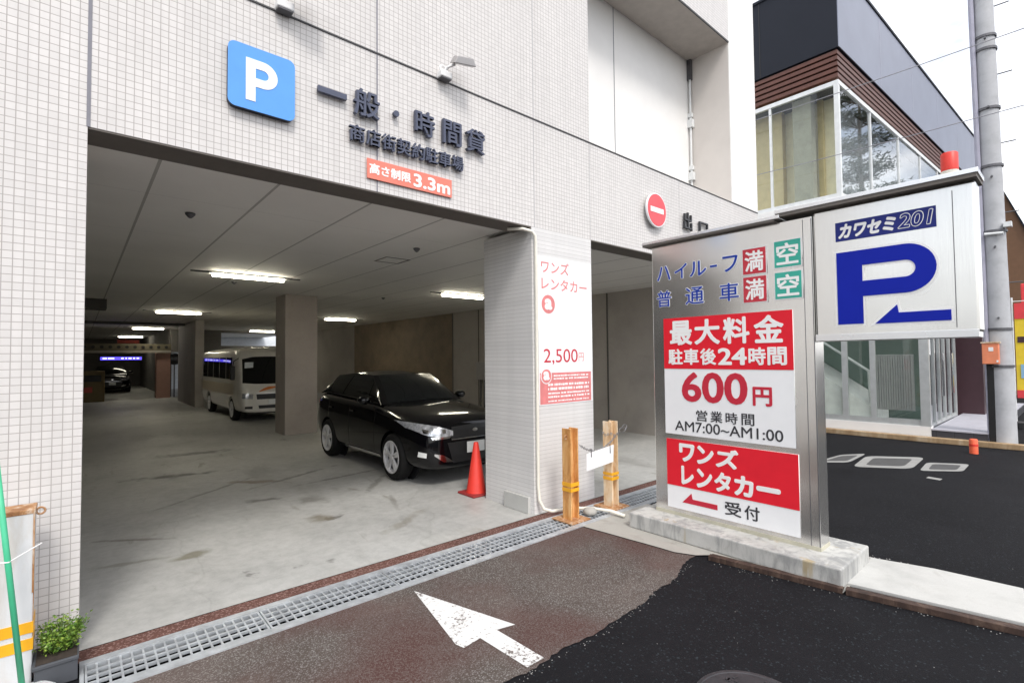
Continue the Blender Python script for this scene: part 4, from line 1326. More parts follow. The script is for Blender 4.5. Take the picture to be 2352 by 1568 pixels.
def make_car():
    t = empty('black_car', (0, 0, 0), 'glossy black SUV parked nose out beside the grey garage column', 'car')
    S_ = []
    def sec(y, zb, wb, w1, w2, z2, w3, z3, wt, zt, zc):
        S_.append((y, [(0, zb), (wb, zb), (w1, zb + .10), (w2, z2), (w3, z3), (wt, zt), (0, zc)]))
    sec(0.00, .30, .48, .58, .62, .52, .60, .74, .48, .87, .90)
    sec(0.06, .24, .66, .76, .79, .54, .76, .82, .60, .955, .985)
    sec(0.26, .22, .78, .86, .885, .58, .86, .89, .68, 1.02, 1.055)
    sec(0.93, .22, .80, .90, .925, .62, .912, .97, .74, 1.10, 1.135)
    sec(1.45, .22, .80, .90, .922, .65, .908, 1.04, .78, 1.15, 1.18)
    sec(2.20, .22, .80, .90, .917, .68, .905, 1.07, .80, 1.165, 1.17)
    sec(3.40, .22, .80, .90, .920, .70, .910, 1.11, .80, 1.20, 1.21)
    sec(3.95, .26, .80, .90, .920, .72, .895, 1.14, .79, 1.235, 1.245)
    sec(4.32, .32, .72, .86, .885, .75, .85, 1.13, .72, 1.22, 1.23)
    sec(4.50, .42, .55, .70, .73, .75, .70, 1.06, .58, 1.14, 1.15)
    cut = []
    for y in (0.95, 3.61):
        c = MB(); c.lathe([(0.405, -1.2), (0.405, -0.62)], (0, y, 0.36), 36, 'x'); cut.append(c)
        c = MB(); c.lathe([(0.405, 0.62), (0.405, 1.2)], (0, y, 0.36), 36, 'x'); cut.append(c)
    me = evaluated(loft(S_), 3, cut)
    bv = tree_of(me)
    bo = link_mesh(me, 'body', M['car_black'], t); smooth_angle(bo, 38)
    # greenhouse: patches between beltline and roof
    def patch(c00, c10, c01, c11, bul, nu=10, nv=8):
        """c00->c10 along u, c00->c01 along v; bul = bulge vector"""
        c00, c10, c01, c11, bul = map(Vector, (c00, c10, c01, c11, bul))
        P = []
        for i in range(nu + 1):
            u = i / nu; row = []
            for j in range(nv + 1):
                v = j / nv
                p = c00 * (1 - u) * (1 - v) + c10 * u * (1 - v) + c01 * (1 - u) * v + c11 * u * v
                row.append(p + bul * (4 * u * (1 - u)) * (0.35 + 0.65 * 4 * v * (1 - v)))
            P.append(row)
        return P
    A = dict(wl=(-.785, 1.50, 1.125), wr=(.785, 1.50, 1.125), rl=(-.595, 2.25, 1.60), rr=(.595, 2.25, 1.60),
             bl=(-.585, 3.80, 1.575), br=(.585, 3.80, 1.575), tl=(-.76, 4.30, 1.20), tr=(.76, 4.30, 1.20))
    ws = patch(A['wl'], A['wr'], A['rl'], A['rr'], (0, -.15, .035))
    rf = patch(A['rl'], A['rr'], A['bl'], A['br'], (0, 0, .085))
    # make windscreen and roof share their edge
    for i in range(11): rf[i][0] = ws[i][8].copy()
    rg = patch(A['bl'], A['br'], A['tl'], A['tr'], (0, .08, .03))
    for i in range(11): rg[i][0] = rf[i][8].copy()
    sides = []
    for s_ in (-1, 1):
        P = []
        bot = dense([(1.50, 1.125), (2.2, 1.15), (3.3, 1.185), (3.95, 1.21), (4.30, 1.20)], 13)
        top = dense([(1.50, 1.127), (2.25, 1.60), (3.05, 1.625), (3.80, 1.575), (4.30, 1.202)], 13)
        for (yb, zb), (yt, zt) in zip(bot, top):
            row = []
            for j in range(6):
                v = j / 5
                z = zb + (zt - zb) * v
                wz = .80 - (.80 - .59) * max(0, (z - 1.12)) / .47
                wz += 0.022 * 4 * v * (1 - v)
                row.append(Vector((s_ * wz, yb + (yt - yb) * v, z)))
            P.append(row)
        sides.append(P)
    g = MB(); g.grid(rf); g.grid(rg)
    for P in sides: g.grid(P)
    g.grid(ws)
    gh = g.build('cabin', M['car_black'], t, fix=False); smooth_angle(gh, 50)
    def inset(P, u0, u1, v0, v1, off, dirn, nu=12, nv=6):
        nu0, nv0 = len(P) - 1, len(P[0]) - 1
        def ev(u, v):
            a, b = u * nu0, v * nv0; i, j = min(int(a), nu0 - 1), min(int(b), nv0 - 1); fa, fb = a - i, b - j
            return P[i][j] * (1 - fa) * (1 - fb) + P[i + 1][j] * fa * (1 - fb) + P[i][j + 1] * (1 - fa) * fb + P[i + 1][j + 1] * fa * fb
        return [[ev(u0 + (u1 - u0) * i / nu, v0 + (v1 - v0) * j / nv) + Vector(dirn) * off for j in range(nv + 1)] for i in range(nu + 1)]
    m_ = MB(); m_.grid(inset(ws, .06, .94, .05, .93, .006, (0, -.55, .83))); m_.build('windscreen', M['ws_glass'], t, smooth=True, fix=False)
    m_ = MB(); m_.grid(inset(rg, .08, .92, .12, .85, .006, (0, .6, .8))); m_.build('rear_window', M['car_glass'], t, smooth=True, fix=False)
    for s_, P in zip((-1, 1), sides):
        for (a, b) in ((.20, .47), (.49, .72), (.745, .88)):
            m_ = MB(); m_.grid(inset(P, a, b, .10, .90, .006, (s_ * .94, 0, .34))); m_.build('side_window', M['car_glass'], t, smooth=True, fix=False)
        m_ = MB(); m_.grid(inset(P, .15, .94, .035, .075, .008, (s_ * .94, 0, .34), 16, 1)); m_.build('window_trim', M['chrome'], t, smooth=True, fix=False)
    # front: grille, lights, fog chrome, plate
    for s_ in (-1, 1):
        tp = dense([(s_ * .40, .815), (s_ * .62, .890), (s_ * .80, .925), (s_ * .878, .935)], 14)
        bt = dense([(s_ * .40, .745), (s_ * .62, .728), (s_ * .80, .775), (s_ * .872, .850)], 14)
        o = decal(bv, tp, bt, 5, .006, 'f').build('headlight', M['head_lens'], t, fix=False)
        o2 = decal(bv, dense([(s_ * .44, .735), (s_ * .74, .740)], 8), dense([(s_ * .46, .712), (s_ * .72, .700)], 8), 2, .008, 'f').build('indicator', M['chrome'], t, fix=False)
        for q in (.55, .66, .77):
            decal(bv, dense([(s_ * (q - .028), .84), (s_ * (q + .028), .85)], 6), dense([(s_ * (q - .028), .785), (s_ * (q + .028), .795)], 6), 3, .009, 'f').build('projector', M['chrome'], o, fix=False)
        decal(bv, dense([(s_ * .48, .42), (s_ * .56, .47), (s_ * .70, .505)], 10), dense([(s_ * .40, .36), (s_ * .56, .37), (s_ * .70, .475)], 10), 3, .008, 'f').build('bumper_chrome', M['chrome'], t, fix=False)
        decal(bv, dense([(s_ * .785, .515), (s_ * .845, .53)], 5), dense([(s_ * .785, .445), (s_ * .845, .455)], 5), 3, .012, 'f').build('fog_lamp', M['plate_white'], t, fix=False)
    decal(bv, dense([(-.42, .87), (0, .89), (.42, .87)], 14), dense([(-.44, .70), (0, .70), (.44, .70)], 14), 3, .006, 'f').build('grille', M['plastic_black'], t, fix=False)
    decal(bv, dense([(-.43, .695), (.43, .695)], 14), dense([(-.43, .680), (.43, .680)], 14), 1, .010, 'f').build('grille_bar', M['chrome'], t, fix=False)
    decal(bv, dense([(-.50, .645), (.50, .645)], 14), dense([(-.40, .34), (.40, .34)], 14), 3, .005, 'f').build('lower_grille', M['plastic_black'], t, fix=False)
    decal(bv, [(x, .80 + .024 * math.sqrt(max(0, 1 - (x / .05) ** 2))) for x in [-.05 + .1 * k / 12 for k in range(13)]],
          [(x, .80 - .024 * math.sqrt(max(0, 1 - (x / .05) ** 2))) for x in [-.05 + .1 * k / 12 for k in range(13)]], 3, .014, 'f').build('emblem', M['chrome'], t, fix=False)
    m_ = MB(); m_.box(-.165, .165, -.035, -.022, .465, .63); pl = m_.build('number_plate', M['plate_white'], t, bevel=.004)
    # side details
    for s_, ax in ((-1, 'l'), (1, 'r')):
        m_ = MB()
        for yd in (1.55, 2.58, 3.55):
            m_.v and None
            q = decal(bv, [(yd, 1.09), (yd + .012, 1.09)], [(yd + .03, .36), (yd + .042, .36)], 10, .002, ax); m_.add(q.v, q.f)
        m_.build('door_gap', M['plastic_black'], t, fix=False)
        for yd in (2.38, 3.36):
            m_ = decal(bv, [(yd, .985), (yd + .17, .99)], [(yd, .955), (yd + .17, .96)], 2, .02, ax); m_.build('door_handle', M['chrome'], t, fix=False)
        q = decal(bv, dense([(1.42, .34), (3.15, .34)], 10), dense([(1.42, .29), (3.15, .29)], 10), 1, .008, ax); q.build('sill_trim', M['chrome'], t, fix=False)
        mm_ = MB(); mm_.lathe([(0.0, 0)], (0, 0, 0), 3) if False else None
        c = Vector((s_ * .985, 1.78, 1.20))
        vs = []; 
        for yy_, k in ((-.07, .55), (-.02, 1.0), (.05, 1.0), (.08, .8)):
            for a in range(10):
                th = 2 * math.pi * a / 10
                vs.append((c.x + .105 * k * math.cos(th), c.y + yy_ + s_ * 0, c.z + .075 * k * math.sin(th)))
        fs = [(i * 10 + a, i * 10 + (a + 1) % 10, (i + 1) * 10 + (a + 1) % 10, (i + 1) * 10 + a) for i in range(3) for a in range(10)] + [tuple(range(10))[::-1], tuple(range(30, 40))]
        mm_ = MB(); mm_.add(vs, fs); mr = mm_.build('wing_mirror', M['car_black'], t, smooth=True)
        mm_ = MB(); mm_.box(min(s_ * .84, s_ * .91), max(s_ * .84, s_ * .91), 1.76, 1.81, 1.135, 1.16); mm_.build('mirror_arm', M['car_black'], mr)
        decal(bv, dense([(4.22, 1.12), (4.42, 1.09)], 6), dense([(4.22, 1.02), (4.42, .99)], 6), 2, .005, ax).build('tail_light', M['red_dim'], t, fix=False)
        for y in (0.95, 3.61):
            wheel(t, s_ * .805, y, .362, .235, s_)
    m_ = MB(); m_.box(-.62, .62, .4, 4.3, .20, .42); m_.build('underbody', M['plastic_black'], t)
    for s_ in (-1, 1):
        for y in (0.95, 3.61):
            m_ = MB(); m_.lathe([(.40, -.01), (.40, .01)], (s_ * .64, y, .36), 28, 'x'); m_.build('wheel_well', M['plastic_black'], t)
    return t

car = make_car()
car.location = (4.63, 1.80, 0)
car2 = dup(car, (1.55, 34.0, 0), 'dark car at the far end of the aisle under the blue display', rotz=0.0)

def make_bus():
    t = empty('minibus', (0, 0, 0), 'cream minibus with an orange emblem parked behind the grey garage column', 'bus')
    S_ = []
    def sec(y, zb, w, zs, ws, zt):
        S_.append((y, [(0, zb), (w * .86, zb), (w, zb + .12), (w, (zb + zs) / 2), (w, zs - .25), (ws + (w - ws) * .5, zs - .06), (ws * .8, zt), (0, zt + .02)]))
    sec(0.00, .34, .74, .98, .66, .90)
    sec(0.04, .30, .84, 1.10, .74, 1.02)
    sec(0.14, .28, .91, 1.32, .82, 1.25)
    sec(0.42, .27, .95, 1.98, .86, 1.95)
    sec(0.62, .27, .96, 2.22, .87, 2.20)
    sec(0.95, .27, .965, 2.30, .875, 2.29)
    sec(2.0, .27, .965, 2.31, .875, 2.30)
    sec(5.6, .27, .965, 2.31, .875, 2.30)
    sec(6.2, .30, .95, 2.28, .86, 2.26)
    sec(6.30, .40, .86, 2.1, .78, 2.0)
    cut = []
    for y in (1.15, 4.7):
        for a, b in ((-1.3, -.66), (.66, 1.3)):
            c = MB(); c.lathe([(0.40, a), (0.40, b)], (0, y, 0.36), 28, 'x'); cut.append(c)
    me = evaluated(loft(S_), 2, cut); bv = tree_of(me)
    bo = link_mesh(me, 'body', M['bus_white'], t); smooth_angle(bo, 38)
    # windscreen
    tp = dense([(-.80, 1.92), (-.5, 1.99), (0, 2.0), (.5, 1.99), (.80, 1.92)], 18); bt = dense([(-.85, 1.20), (-.5, 1.165), (0, 1.155), (.5, 1.165), (.85, 1.20)], 18)
    decal(bv, tp, bt, 10, .006, 'f').build('windscreen', M['car_glass'], t, smooth=True, fix=False)
    decal(bv, dense([(-.74, 1.82), (-.50, 1.82)], 5), dense([(-.76, 1.64), (-.52, 1.66)], 5), 3, .010, 'f').build('route_card', M['far_white'], t, fix=False)
    for s_, ax in ((-1, 'l'), (1, 'r')):
        for (a, b) in ((.95, 1.75), (1.82, 2.75), (2.82, 3.75), (3.82, 4.75), (4.82, 5.7)):
            decal(bv, dense([(a, 1.98), (b, 1.98)], 5), dense([(a, 1.30), (b, 1.30)], 5), 4, .005, ax).build('side_window', M['car_glass'], t, smooth=True, fix=False)
        decal(bv, dense([(.75, 1.15), (6.0, 1.15)], 16), dense([(.75, .80), (6.0, .80)], 16), 4, .004, ax).build('side_band', M['bus_beige'], t, fix=False)
        tp = dense([(s_ * .58, .86), (s_ * .86, .89)], 8); bt = dense([(s_ * .60, .72), (s_ * .87, .74)], 8)
        decal(bv, tp, bt, 4, .008, 'f').build('headlight', M['head_lens'], t, fix=False)
        decal(bv, dense([(s_ * .60, .50), (s_ * .80, .50)], 6), dense([(s_ * .60, .42), (s_ * .80, .43)], 6), 2, .008, 'f').build('fog_lamp', M['plastic_black'], t, fix=False)
        m_ = MB(); m_.box(min(s_ * 1.02, s_ * 1.16), max(s_ * 1.02, s_ * 1.16), .25, .33, 1.30, 1.72); mr = m_.build('wing_mirror', M['plastic_black'], t, bevel=.03)
        m_ = MB(); m_.tube([(s_ * 1.08, .29, 1.72), (s_ * 1.05, .33, 1.86), (s_ * .88, .5, 1.95)], .014, 8); m_.build('mirror_arm', M['plastic_black'], mr)
        for y in (1.15, 4.7): wheel(t, s_ * .83, y, .36, .2, s_, 6)
    decal(bv, dense([(-.50, .86), (.50, .86)], 12), dense([(-.48, .70), (.48, .70)], 12), 3, .007, 'f').build('grille', M['plastic_black'], t, fix=False)
    decal(bv, dense([(-.44, .52), (.44, .52)], 12), dense([(-.42, .42), (.42, .42)], 12), 2, .007, 'f').build('lower_grille', M['plastic_black'], t, fix=False)
    # orange swoosh emblem
    tp = [(-.42, .94), (-.30, 1.02), (-.15, 1.075), (.05, 1.08), (.2, 1.05)]; bt = [(-.43, .92), (-.33, .945), (-.15, .985), (.05, 1.03), (.2, 1.04)]
    decal(bv, dense(tp, 12), dense(bt, 12), 3, .007, 'f').build('emblem', M['orange'], t, fix=False)
    m_ = MB(); m_.box(-.16, .16, -.03, -.015, .54, .68); m_.build('number_plate', M['plate_white'], t)
    m_ = MB(); m_.box(-.63, .63, .5, 6.0, .22, .5); m_.build('underbody', M['plastic_black'], t)
    return t
bus = make_bus()
bus.location = (4.58, 12.1, 0)

# far end of the aisle
t = empty('height_bar', (1.8, 26.5, 2.4), 'pale height bar with a row of dark spots across the far aisle', 'height bar')
mb = MB(); mb.box(-.6, 3.6, 26.5, 26.6, 2.30, 2.42); mb.build('bar', M['beam'], t)
mb = MB(); mb.box(-.6, 3.6, 26.52, 26.6, 2.43, 2.75); mb.build('board', plain('dull amber board', (0.11, 0.095, 0.06), 0.7), t)
mb = MB()
for k in range(13): mb.prism_fr(circ(-.45 + k * .32, 2.59, .075, 10), (0, 26.515, 0), (1, 0, 0), (0, 0, 1), (0, -1, 0), .01)
mb.build('spots', M['black'], t)
t = empty('blue_display', (1.55, 26.3, 1.95), 'lit blue and white display hanging under the height bar', 'display')
mb = MB(); mb.box(.72, 2.42, 26.30, 26.40, 1.88, 2.22); mb.build('casing', M['black'], t)
mb = MB(); mb.box(.78, 2.36, 26.29, 26.299, 1.96, 2.10); mb.build('screen', M['led'], t)
mb = MB()
for a, b in ((.86, 1.02), (1.06, 1.30), (1.56, 1.66), (1.72, 1.78), (1.84, 1.96), (2.02, 2.10), (2.16, 2.26)): mb.box(a, b, 26.28, 26.289, 2.0, 2.07)
mb.build('characters', M['led_white'], t)
mb = MB(); mb.box(1.40, 2.25, 26.2, 26.28, 2.76, 2.93)
tag(mb.build('ceiling_sign', M['red_dim'], origin=(1.8, 26.2, 2.9)), 'dull red sign under the ceiling above the height bar', 'sign')
t = empty('curved_mirror', (3.85, 26.9, 1.95), 'round dark traffic mirror beside the bright gap at the back', 'mirror')
mb = MB(); mb.lathe([(.30, 26.92), (.30, 26.88), (.26, 26.86), (.12, 26.84)], (3.80, 0, 1.98), 24, 'y'); mb.build('mirror_face', M['mirror'], t, smooth=True)
mb = MB(); mb.tube([(3.80, 26.96, 0), (3.80, 26.96, 2.2)], .03, 8); mb.build('stand', M['band'], t)
t = empty('ticket_machine', (.55, 26.0, 0), 'yellow and orange machine at the far left of the aisle', 'machine')
mb = MB(); mb.box(.10, .95, 26.0, 26.5, 0, 1.45); mb.build('casing', M['yellow_dim'], t, bevel=.03)
mb = MB(); mb.box(.22, .82, 25.98, 25.999, .95, 1.25); mb.build('panel', M['black'], t)
mb = MB(); mb.box(.20, .50, 25.98, 25.999, .45, .70); mb.build('label_plate', M['red_dim'], t)
# daylight beyond the back wall
t = empty('apartment_block', (6, 36, 0), 'pale blue-white apartment block seen through the garage back openings', 'building')
mb = MB(); mb.box(3.75, 16, 36, 42, -.01, 9); mb.build('wall', M['far_white'], t)
for k in range(5):
    mb = MB(); x = 5.0 + k * 2.1; mb.box(x, x + .7, 35.97, 35.999, 4.2, 5.2); wdw = mb.build('window', M['car_glass'], t)
    mb = MB(); mb.box(x - .06, x, 35.95, 35.999, 4.15, 5.25); mb.box(x + .7, x + .76, 35.95, 35.999, 4.15, 5.25); mb.build('frame', M['frame_white'], wdw)
# ================================================================== SHOP BUILDING ACROSS THE ALLEY
BX = 14.0
CA = -2.6
dirf = Vector((math.cos(R_(CA)), math.sin(R_(CA)), 0))
YC = -0.64                                   # upper corner
def along(x): return YC + (x - BX) * math.tan(R_(CA))   # front face line of the upper floor
sb = empty('shop_building', (BX, 0, 0), 'dark clad corner building with brown louvres and white framed glazing', 'building')
XE_BOX, XE_L = 31.2, 27.8
def fbox(mb, x0, x1, back, z0, z1, fr=0.0):
    """slab whose front follows the slightly turned street face; fr pushes the face out"""
    return mb.prism([(x0, along(x0) - fr), (x1, along(x1) - fr), (x1, back), (x0, back)], z0, z1)
ZB0, ZB1 = 9.46, 11.55
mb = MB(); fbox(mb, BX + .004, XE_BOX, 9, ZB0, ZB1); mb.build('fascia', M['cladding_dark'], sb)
mb = MB(); mb.prism([(BX + .006, along(BX) - .02), (XE_BOX - .004, along(XE_BOX) - .02), (XE_BOX - .004, along(XE_BOX) - .002), (BX + .006, along(BX) - .002)], ZB0 + .004, ZB1 - .004); mb.build('street_cladding', M['cladding_skylit'], sb)
mb = MB(); fbox(mb, BX - .03, XE_BOX + .03, 9.05, ZB1, ZB1 + .07, 0.05); mb.build('parapet_cap', M['cladding_dark'], sb)
for y in (1.2, 3.0, 4.8, 6.6): MB().box(BX - .004, BX + .004, y, y + .02, ZB0, ZB1).build('panel_seam', M['black'], sb)
# louvres between box and glass
mb = MB()
nS = 5
for k in range(nS):
    z = 8.74 + k * 0.145
    mb.prism([(BX + .03, along(BX) + .03), (XE_L, along(XE_L) + .03), (XE_L, along(XE_L) + .2), (BX + .2, along(BX) + .2), (BX + .2, 8.5), (BX + .03, 8.5)], z, z + .095)
mb.build('louvre', M['slat'], sb)
mb = MB(); mb.prism([(BX + .22, along(BX) + .22), (XE_L - .05, along(XE_L) + .22), (XE_L - .05, 8.5), (BX + .22, 8.5)], 8.66, ZB0 - .003); mb.build('louvre_backing', M['black'], sb)
# upper glazing
ZG0, ZG1 = 5.85, 8.55
mb = MB()
mb.box(BX + .02, BX + .10, along(BX) + .10, 8.5, ZG1, ZG1 + .11); mb.box(BX + .02, BX + .10, along(BX) + .10, 8.5, ZG0 - .10, ZG0)
mb.prism([(BX + .02, along(BX) + .02), (XE_L, along(XE_L) + .02), (XE_L, along(XE_L) + .10), (BX + .02, along(BX) + .098)], ZG1, ZG1 + .11)
mb.prism([(BX + .02, along(BX) + .02), (XE_L, along(XE_L) + .02), (XE_L, along(XE_L) + .10), (BX + .02, along(BX) + .098)], ZG0 - .10, ZG0)
mb.box(BX + .02, BX + .13, along(BX) + .025, along(BX) + .13, ZG0, ZG1)
for y in (0.97, 2.5, 4.0): mb.box(BX + .03, BX + .09, y, y + .06, ZG0, ZG1)
xm = [16.35, 18.9, 21.3, 23.6, 25.8, 27.6]
for x in xm: mb.prism([(x, along(x) + .03), (x + .07, along(x) + .03), (x + .07, along(x) + .09), (x, along(x) + .09)], ZG0, ZG1)
mb.build('window_frame', M['frame_white'], sb)
mb = MB(); mb.box(BX + .055, BX + .063, along(BX) + .13, 8.5, ZG0, ZG1); mb.build('window_pane', M['glass'], sb, fix=False)
mb = MB(); mb.prism([(BX + .13, along(BX) + .055), (XE_L, along(XE_L) + .055), (XE_L, along(XE_L) + .063), (BX + .13, along(BX) + .063)], ZG0, ZG1); mb.build('window_pane', M['glass_front'], sb, fix=False)
# upper interior
mb = MB(); mb.prism([(BX + .2, along(BX) + .2), (XE_L, along(XE_L) + .2), (XE_L, 8.5), (BX + .2, 8.5)], ZG0 - .3, ZG0 - .11); mb.build('upper_floor', M['conc_col'], sb)
mb = MB(); mb.box(14.38, 14.7, .12, .56, ZG0 - .1, 8.66); mb.build('concrete_column', M['col_speck'], sb)
mb = MB(); mb.box(14.95, 15.1, -.35, 8.4, ZG0 - .1, 8.66); mb.box(14.7, 14.95, 2.2, 2.8, ZG0 - .1, 8.66); mb.build('inner_wall', M['cream_in'], sb)
mb = MB(); mb.box(14.7, 14.949, .95, 2.1, ZG0 - .1, 8.66); mb.box(14.8, 14.949, -.02, .10, ZG0 - .1, 8.66); mb.build('inner_panel', M['olive_in'], sb)
mb = MB(); mb.box(19.5, 20, .2, 3, ZG0 - .1, 8.66); mb.box(24.5, 25, .2, 3, ZG0 - .1, 8.66); mb.build('partition', M['cream_in'], sb)
mb = MB(); mb.prism([(15.4, along(15.4) + .45), (XE_L - .3, along(XE_L) + .45), (XE_L - .3, along(XE_L) + .5), (15.4, along(15.4) + .5)], ZG0 - .1, 8.64); mb.build('added_backing', M['frame_white'], sb)  # added pale sheet, brightens what shows through the street glass
# wall between the floors
mb = MB(); mb.prism([(BX + .004, along(BX) + .004), (XE_L, along(XE_L) + .004), (XE_L, 8.5), (BX + .004, 8.5)], 3.6, ZG0 - .102); mb.build('spandrel', M['white_wall'], sb)
mb = MB(); mb.prism([(BX - .002, -2.20), (18.2, -2.40), (18.2, along(18.2) + .02), (BX - .002, along(BX) + .01)], 3.35, 3.62); mb.build('canopy', M['frame_white'], sb)
# rear wall of the shop closing it off
mb = MB(); mb.box(BX, 31, 8.5, 8.7, 0, ZB0); mb.box(XE_L - .2, XE_L, along(XE_L) + .3, 8.5, 0, 8.7); mb.build('rear_wall', M['warm_wall'], sb)
# lower storefront
Y0 = -2.16
mb = MB(); mb.box(BX, BX + .25, Y0, 8.5, .0, .30); mb.build('base_wall', M['white_wall'], sb)
mb = MB()
mb.box(BX + .01, BX + .13, Y0 + .004, Y0 + .17, .302, 3.35)                       # corner post
mb.box(BX + .03, BX + .11, Y0 + .17, 8.0, .302, .43)
mb.box(BX + .03, BX + .11, Y0 + .17, 8.0, 2.55, 2.66)
for y, wd in ((-1.18, .11), (-.62, .12), (.6, .08), (1.8, .08), (3.0, .08), (4.5, .08)): mb.box(BX + .035, BX + .105, y, y + wd, .43, 3.35)
for x in (14.72, 15.35, 15.98, 16.7, 17.5): mb.box(x, x + .07, Y0 + .02, Y0 + .09, .30, 3.35)
mb.box(BX + .13, 17.57, Y0 + .02, Y0 + .09, .27, .34); mb.box(BX + .13, 17.57, Y0 + .02, Y0 + .09, 2.4, 2.48)
mb.build('storefront_frame', M['frame_grey'], sb)
mb = MB(); mb.box(BX + .06, BX + .068, Y0 + .17, 8.0, .43, 3.35); mb.build('storefront_pane', M['glass'], sb, fix=False)
mb = MB(); mb.box(BX + .13, 17.5, Y0 + .05, Y0 + .058, .34, 3.35); mb.build('door_pane', M['glass_front'], sb, fix=False)
for x in (15.32, 15.42, 16.66): MB().tube([(x, Y0 - .03, .9), (x, Y0 - .03, 1.9)], .018, 8).build('door_handle', M['chrome'], sb)
mb = MB(); mb.box(BX + .25, 18.2, Y0 + .1, 8.5, .0, .27); mb.build('shop_floor', M['step_top'], sb)
mb = MB(); mb.box(15.75, 15.9, Y0 + .3, 8.4, .27, 3.4); mb.build('tree_reflection_wall', M['tree_reflection_green'], sb)
mb = MB()
mb.add([(x, y, z) for x in (14.14, 15.7) for y, z in ((1.2, .275), (1.2, 2.25), (-1.05, .66), (-1.05, .275))],
       [(0, 1, 2, 3), (4, 7, 6, 5), (0, 4, 5, 1), (1, 5, 6, 2), (2, 6, 7, 3), (3, 7, 4, 0)])
mb.build('stair', M['stair'], sb)
mb = MB(); mb.tube([(14.22, .5, 2.62), (14.22, -1.0, 1.50), (14.22, -1.02, .75)], .03, 8); mb.build('handrail', M['frame_white'], sb)
mb = MB()
for k in range(15): mb.box(14.22, 14.26, -1.83 + k * .046, -1.83 + k * .046 + .026, .62, 1.86)
mb.box(14.265, 14.28, -1.85, -1.12, .6, 1.88)
mb.build('grey_louvre', M['grey_louvre'], sb)
# street side step with dark tiled riser
mb = MB(); mb.box(BX, 23, -3.05, Y0 - .003, .0, .235); mb.build('step_riser', M['dark_tile'], sb)
mb = MB(); mb.box(BX - .01, 23, -3.06, Y0 - .004, .236, .262); mb.build('step_top', M['step_top'], sb)
mb = MB(); mb.box(18.2, 19, -2.6, 8.4, .0, 3.6); mb.build('maroon_wall', M['maroon'], sb)
# wall bracket cylinder on the street face
t = empty('red_drum_lamp', (16.5, -2.32, 3.6), 'red topped cream drum on a pole above the shop entrance roof', 'lamp')
cx, cy = 16.5, -2.30
mb = MB(); mb.lathe([(.175, 6.47), (.175, 6.90), (.15, 6.93)], (cx, cy, 0), 20); o = mb.build('red_drum', M['cone_red'], t); smooth_angle(o, 50)
mb = MB(); mb.lathe([(.18, 6.05), (.18, 6.465)], (cx, cy, 0), 20); o = mb.build('cream_drum', M['pvc'], t); smooth_angle(o, 50)
mb = MB(); mb.tube([(cx, cy, 3.6), (cx, cy, 6.06)], .05, 10); mb.build('stand', M['frame_white'], t)

# kerb along the alley
mb = MB(); mb.prism([(13.78, 6.0), (13.96, 6.0), (13.96, -2.2), (14.02, -3.4), (14.35, -6.5), (14.2, -6.5), (13.86, -3.4), (13.78, -2.2)], -.012, .10)
tag(mb.build('alley_kerb', M['kerb'], bevel=.012, origin=(13.9, -2, 0)), kind='structure')
# utility covers in the alley
UC = [([(10.95, -1.30), (11.42, -1.60), (10.28, -1.62), (9.85, -1.20)], 'light framed cover in the alley partly behind the price sign'),
      ([(11.16, -1.66), (11.76, -2.42), (10.44, -2.47), (9.93, -1.76)], 'largest light framed square cover in the dark alley'),
      ([(11.24, -2.53), (11.58, -3.05), (10.79, -3.06), (10.36, -2.58)], 'smallest light framed cover, nearest the utility pole')]
for q, lb in UC:
    c = Vector((sum(p[0] for p in q) / 4, sum(p[1] for p in q) / 4, 0))
    t = empty('utility_cover', (c.x, c.y, -.012), lb, 'utility cover', 'utility covers in the alley')
    def rq(k, r=0.0):
        pts = [Vector((p[0], p[1], 0)) * k + c * (1 - k) for p in q]; o = []
        for i in range(4):
            a, b, d = pts[i - 1], pts[i], pts[(i + 1) % 4]
            for f in range(5):
                w_ = f / 4; p0 = b.lerp(a, .18); p1 = b.lerp(d, .18)
                o.append(p0.lerp(b, w_).lerp(b.lerp(p1, w_), w_))
        return [(p.x, p.y) for p in o]
    O_, I_ = rq(1.0), rq(.66); n_ = len(O_)
    mb = MB(); mb.add([(*p, -.007) for p in O_] + [(*p, -.007) for p in I_], [(i, (i + 1) % n_, n_ + (i + 1) % n_, n_ + i) for i in range(n_)]); mb.build('collar', M['cover_conc'], t)
    mb = MB(); mb.add([(*p, -.0075) for p in I_], [tuple(range(n_))]); mb.build('lid', M['cover_dark'], t)
# manhole in the foreground asphalt
t = empty('manhole_cover', (2.82, -3.13, -.012), 'round dark iron manhole cover at the bottom edge of the photo', 'manhole cover')
mb = MB(); mb.lathe([(.315, -.011), (.315, -.006), (.295, -.005), (.290, -.008)], (2.80, -3.19, 0), 48); mb.build('ring', M['iron'], t)
mb = MB(); mb.lathe([(.285, -.011), (.285, -.006)], (2.80, -3.19, 0), 48)
for k in range(60):
    a = random.uniform(0, 6.28); q = .27 * math.sqrt(random.random()); px, py = 2.80 + q * math.cos(a), -3.19 + q * math.sin(a)
    mb.box(px - .016, px + .016, py - .010, py + .010, -.0055, -.0025)
mb.build('lid', M['iron'], t)

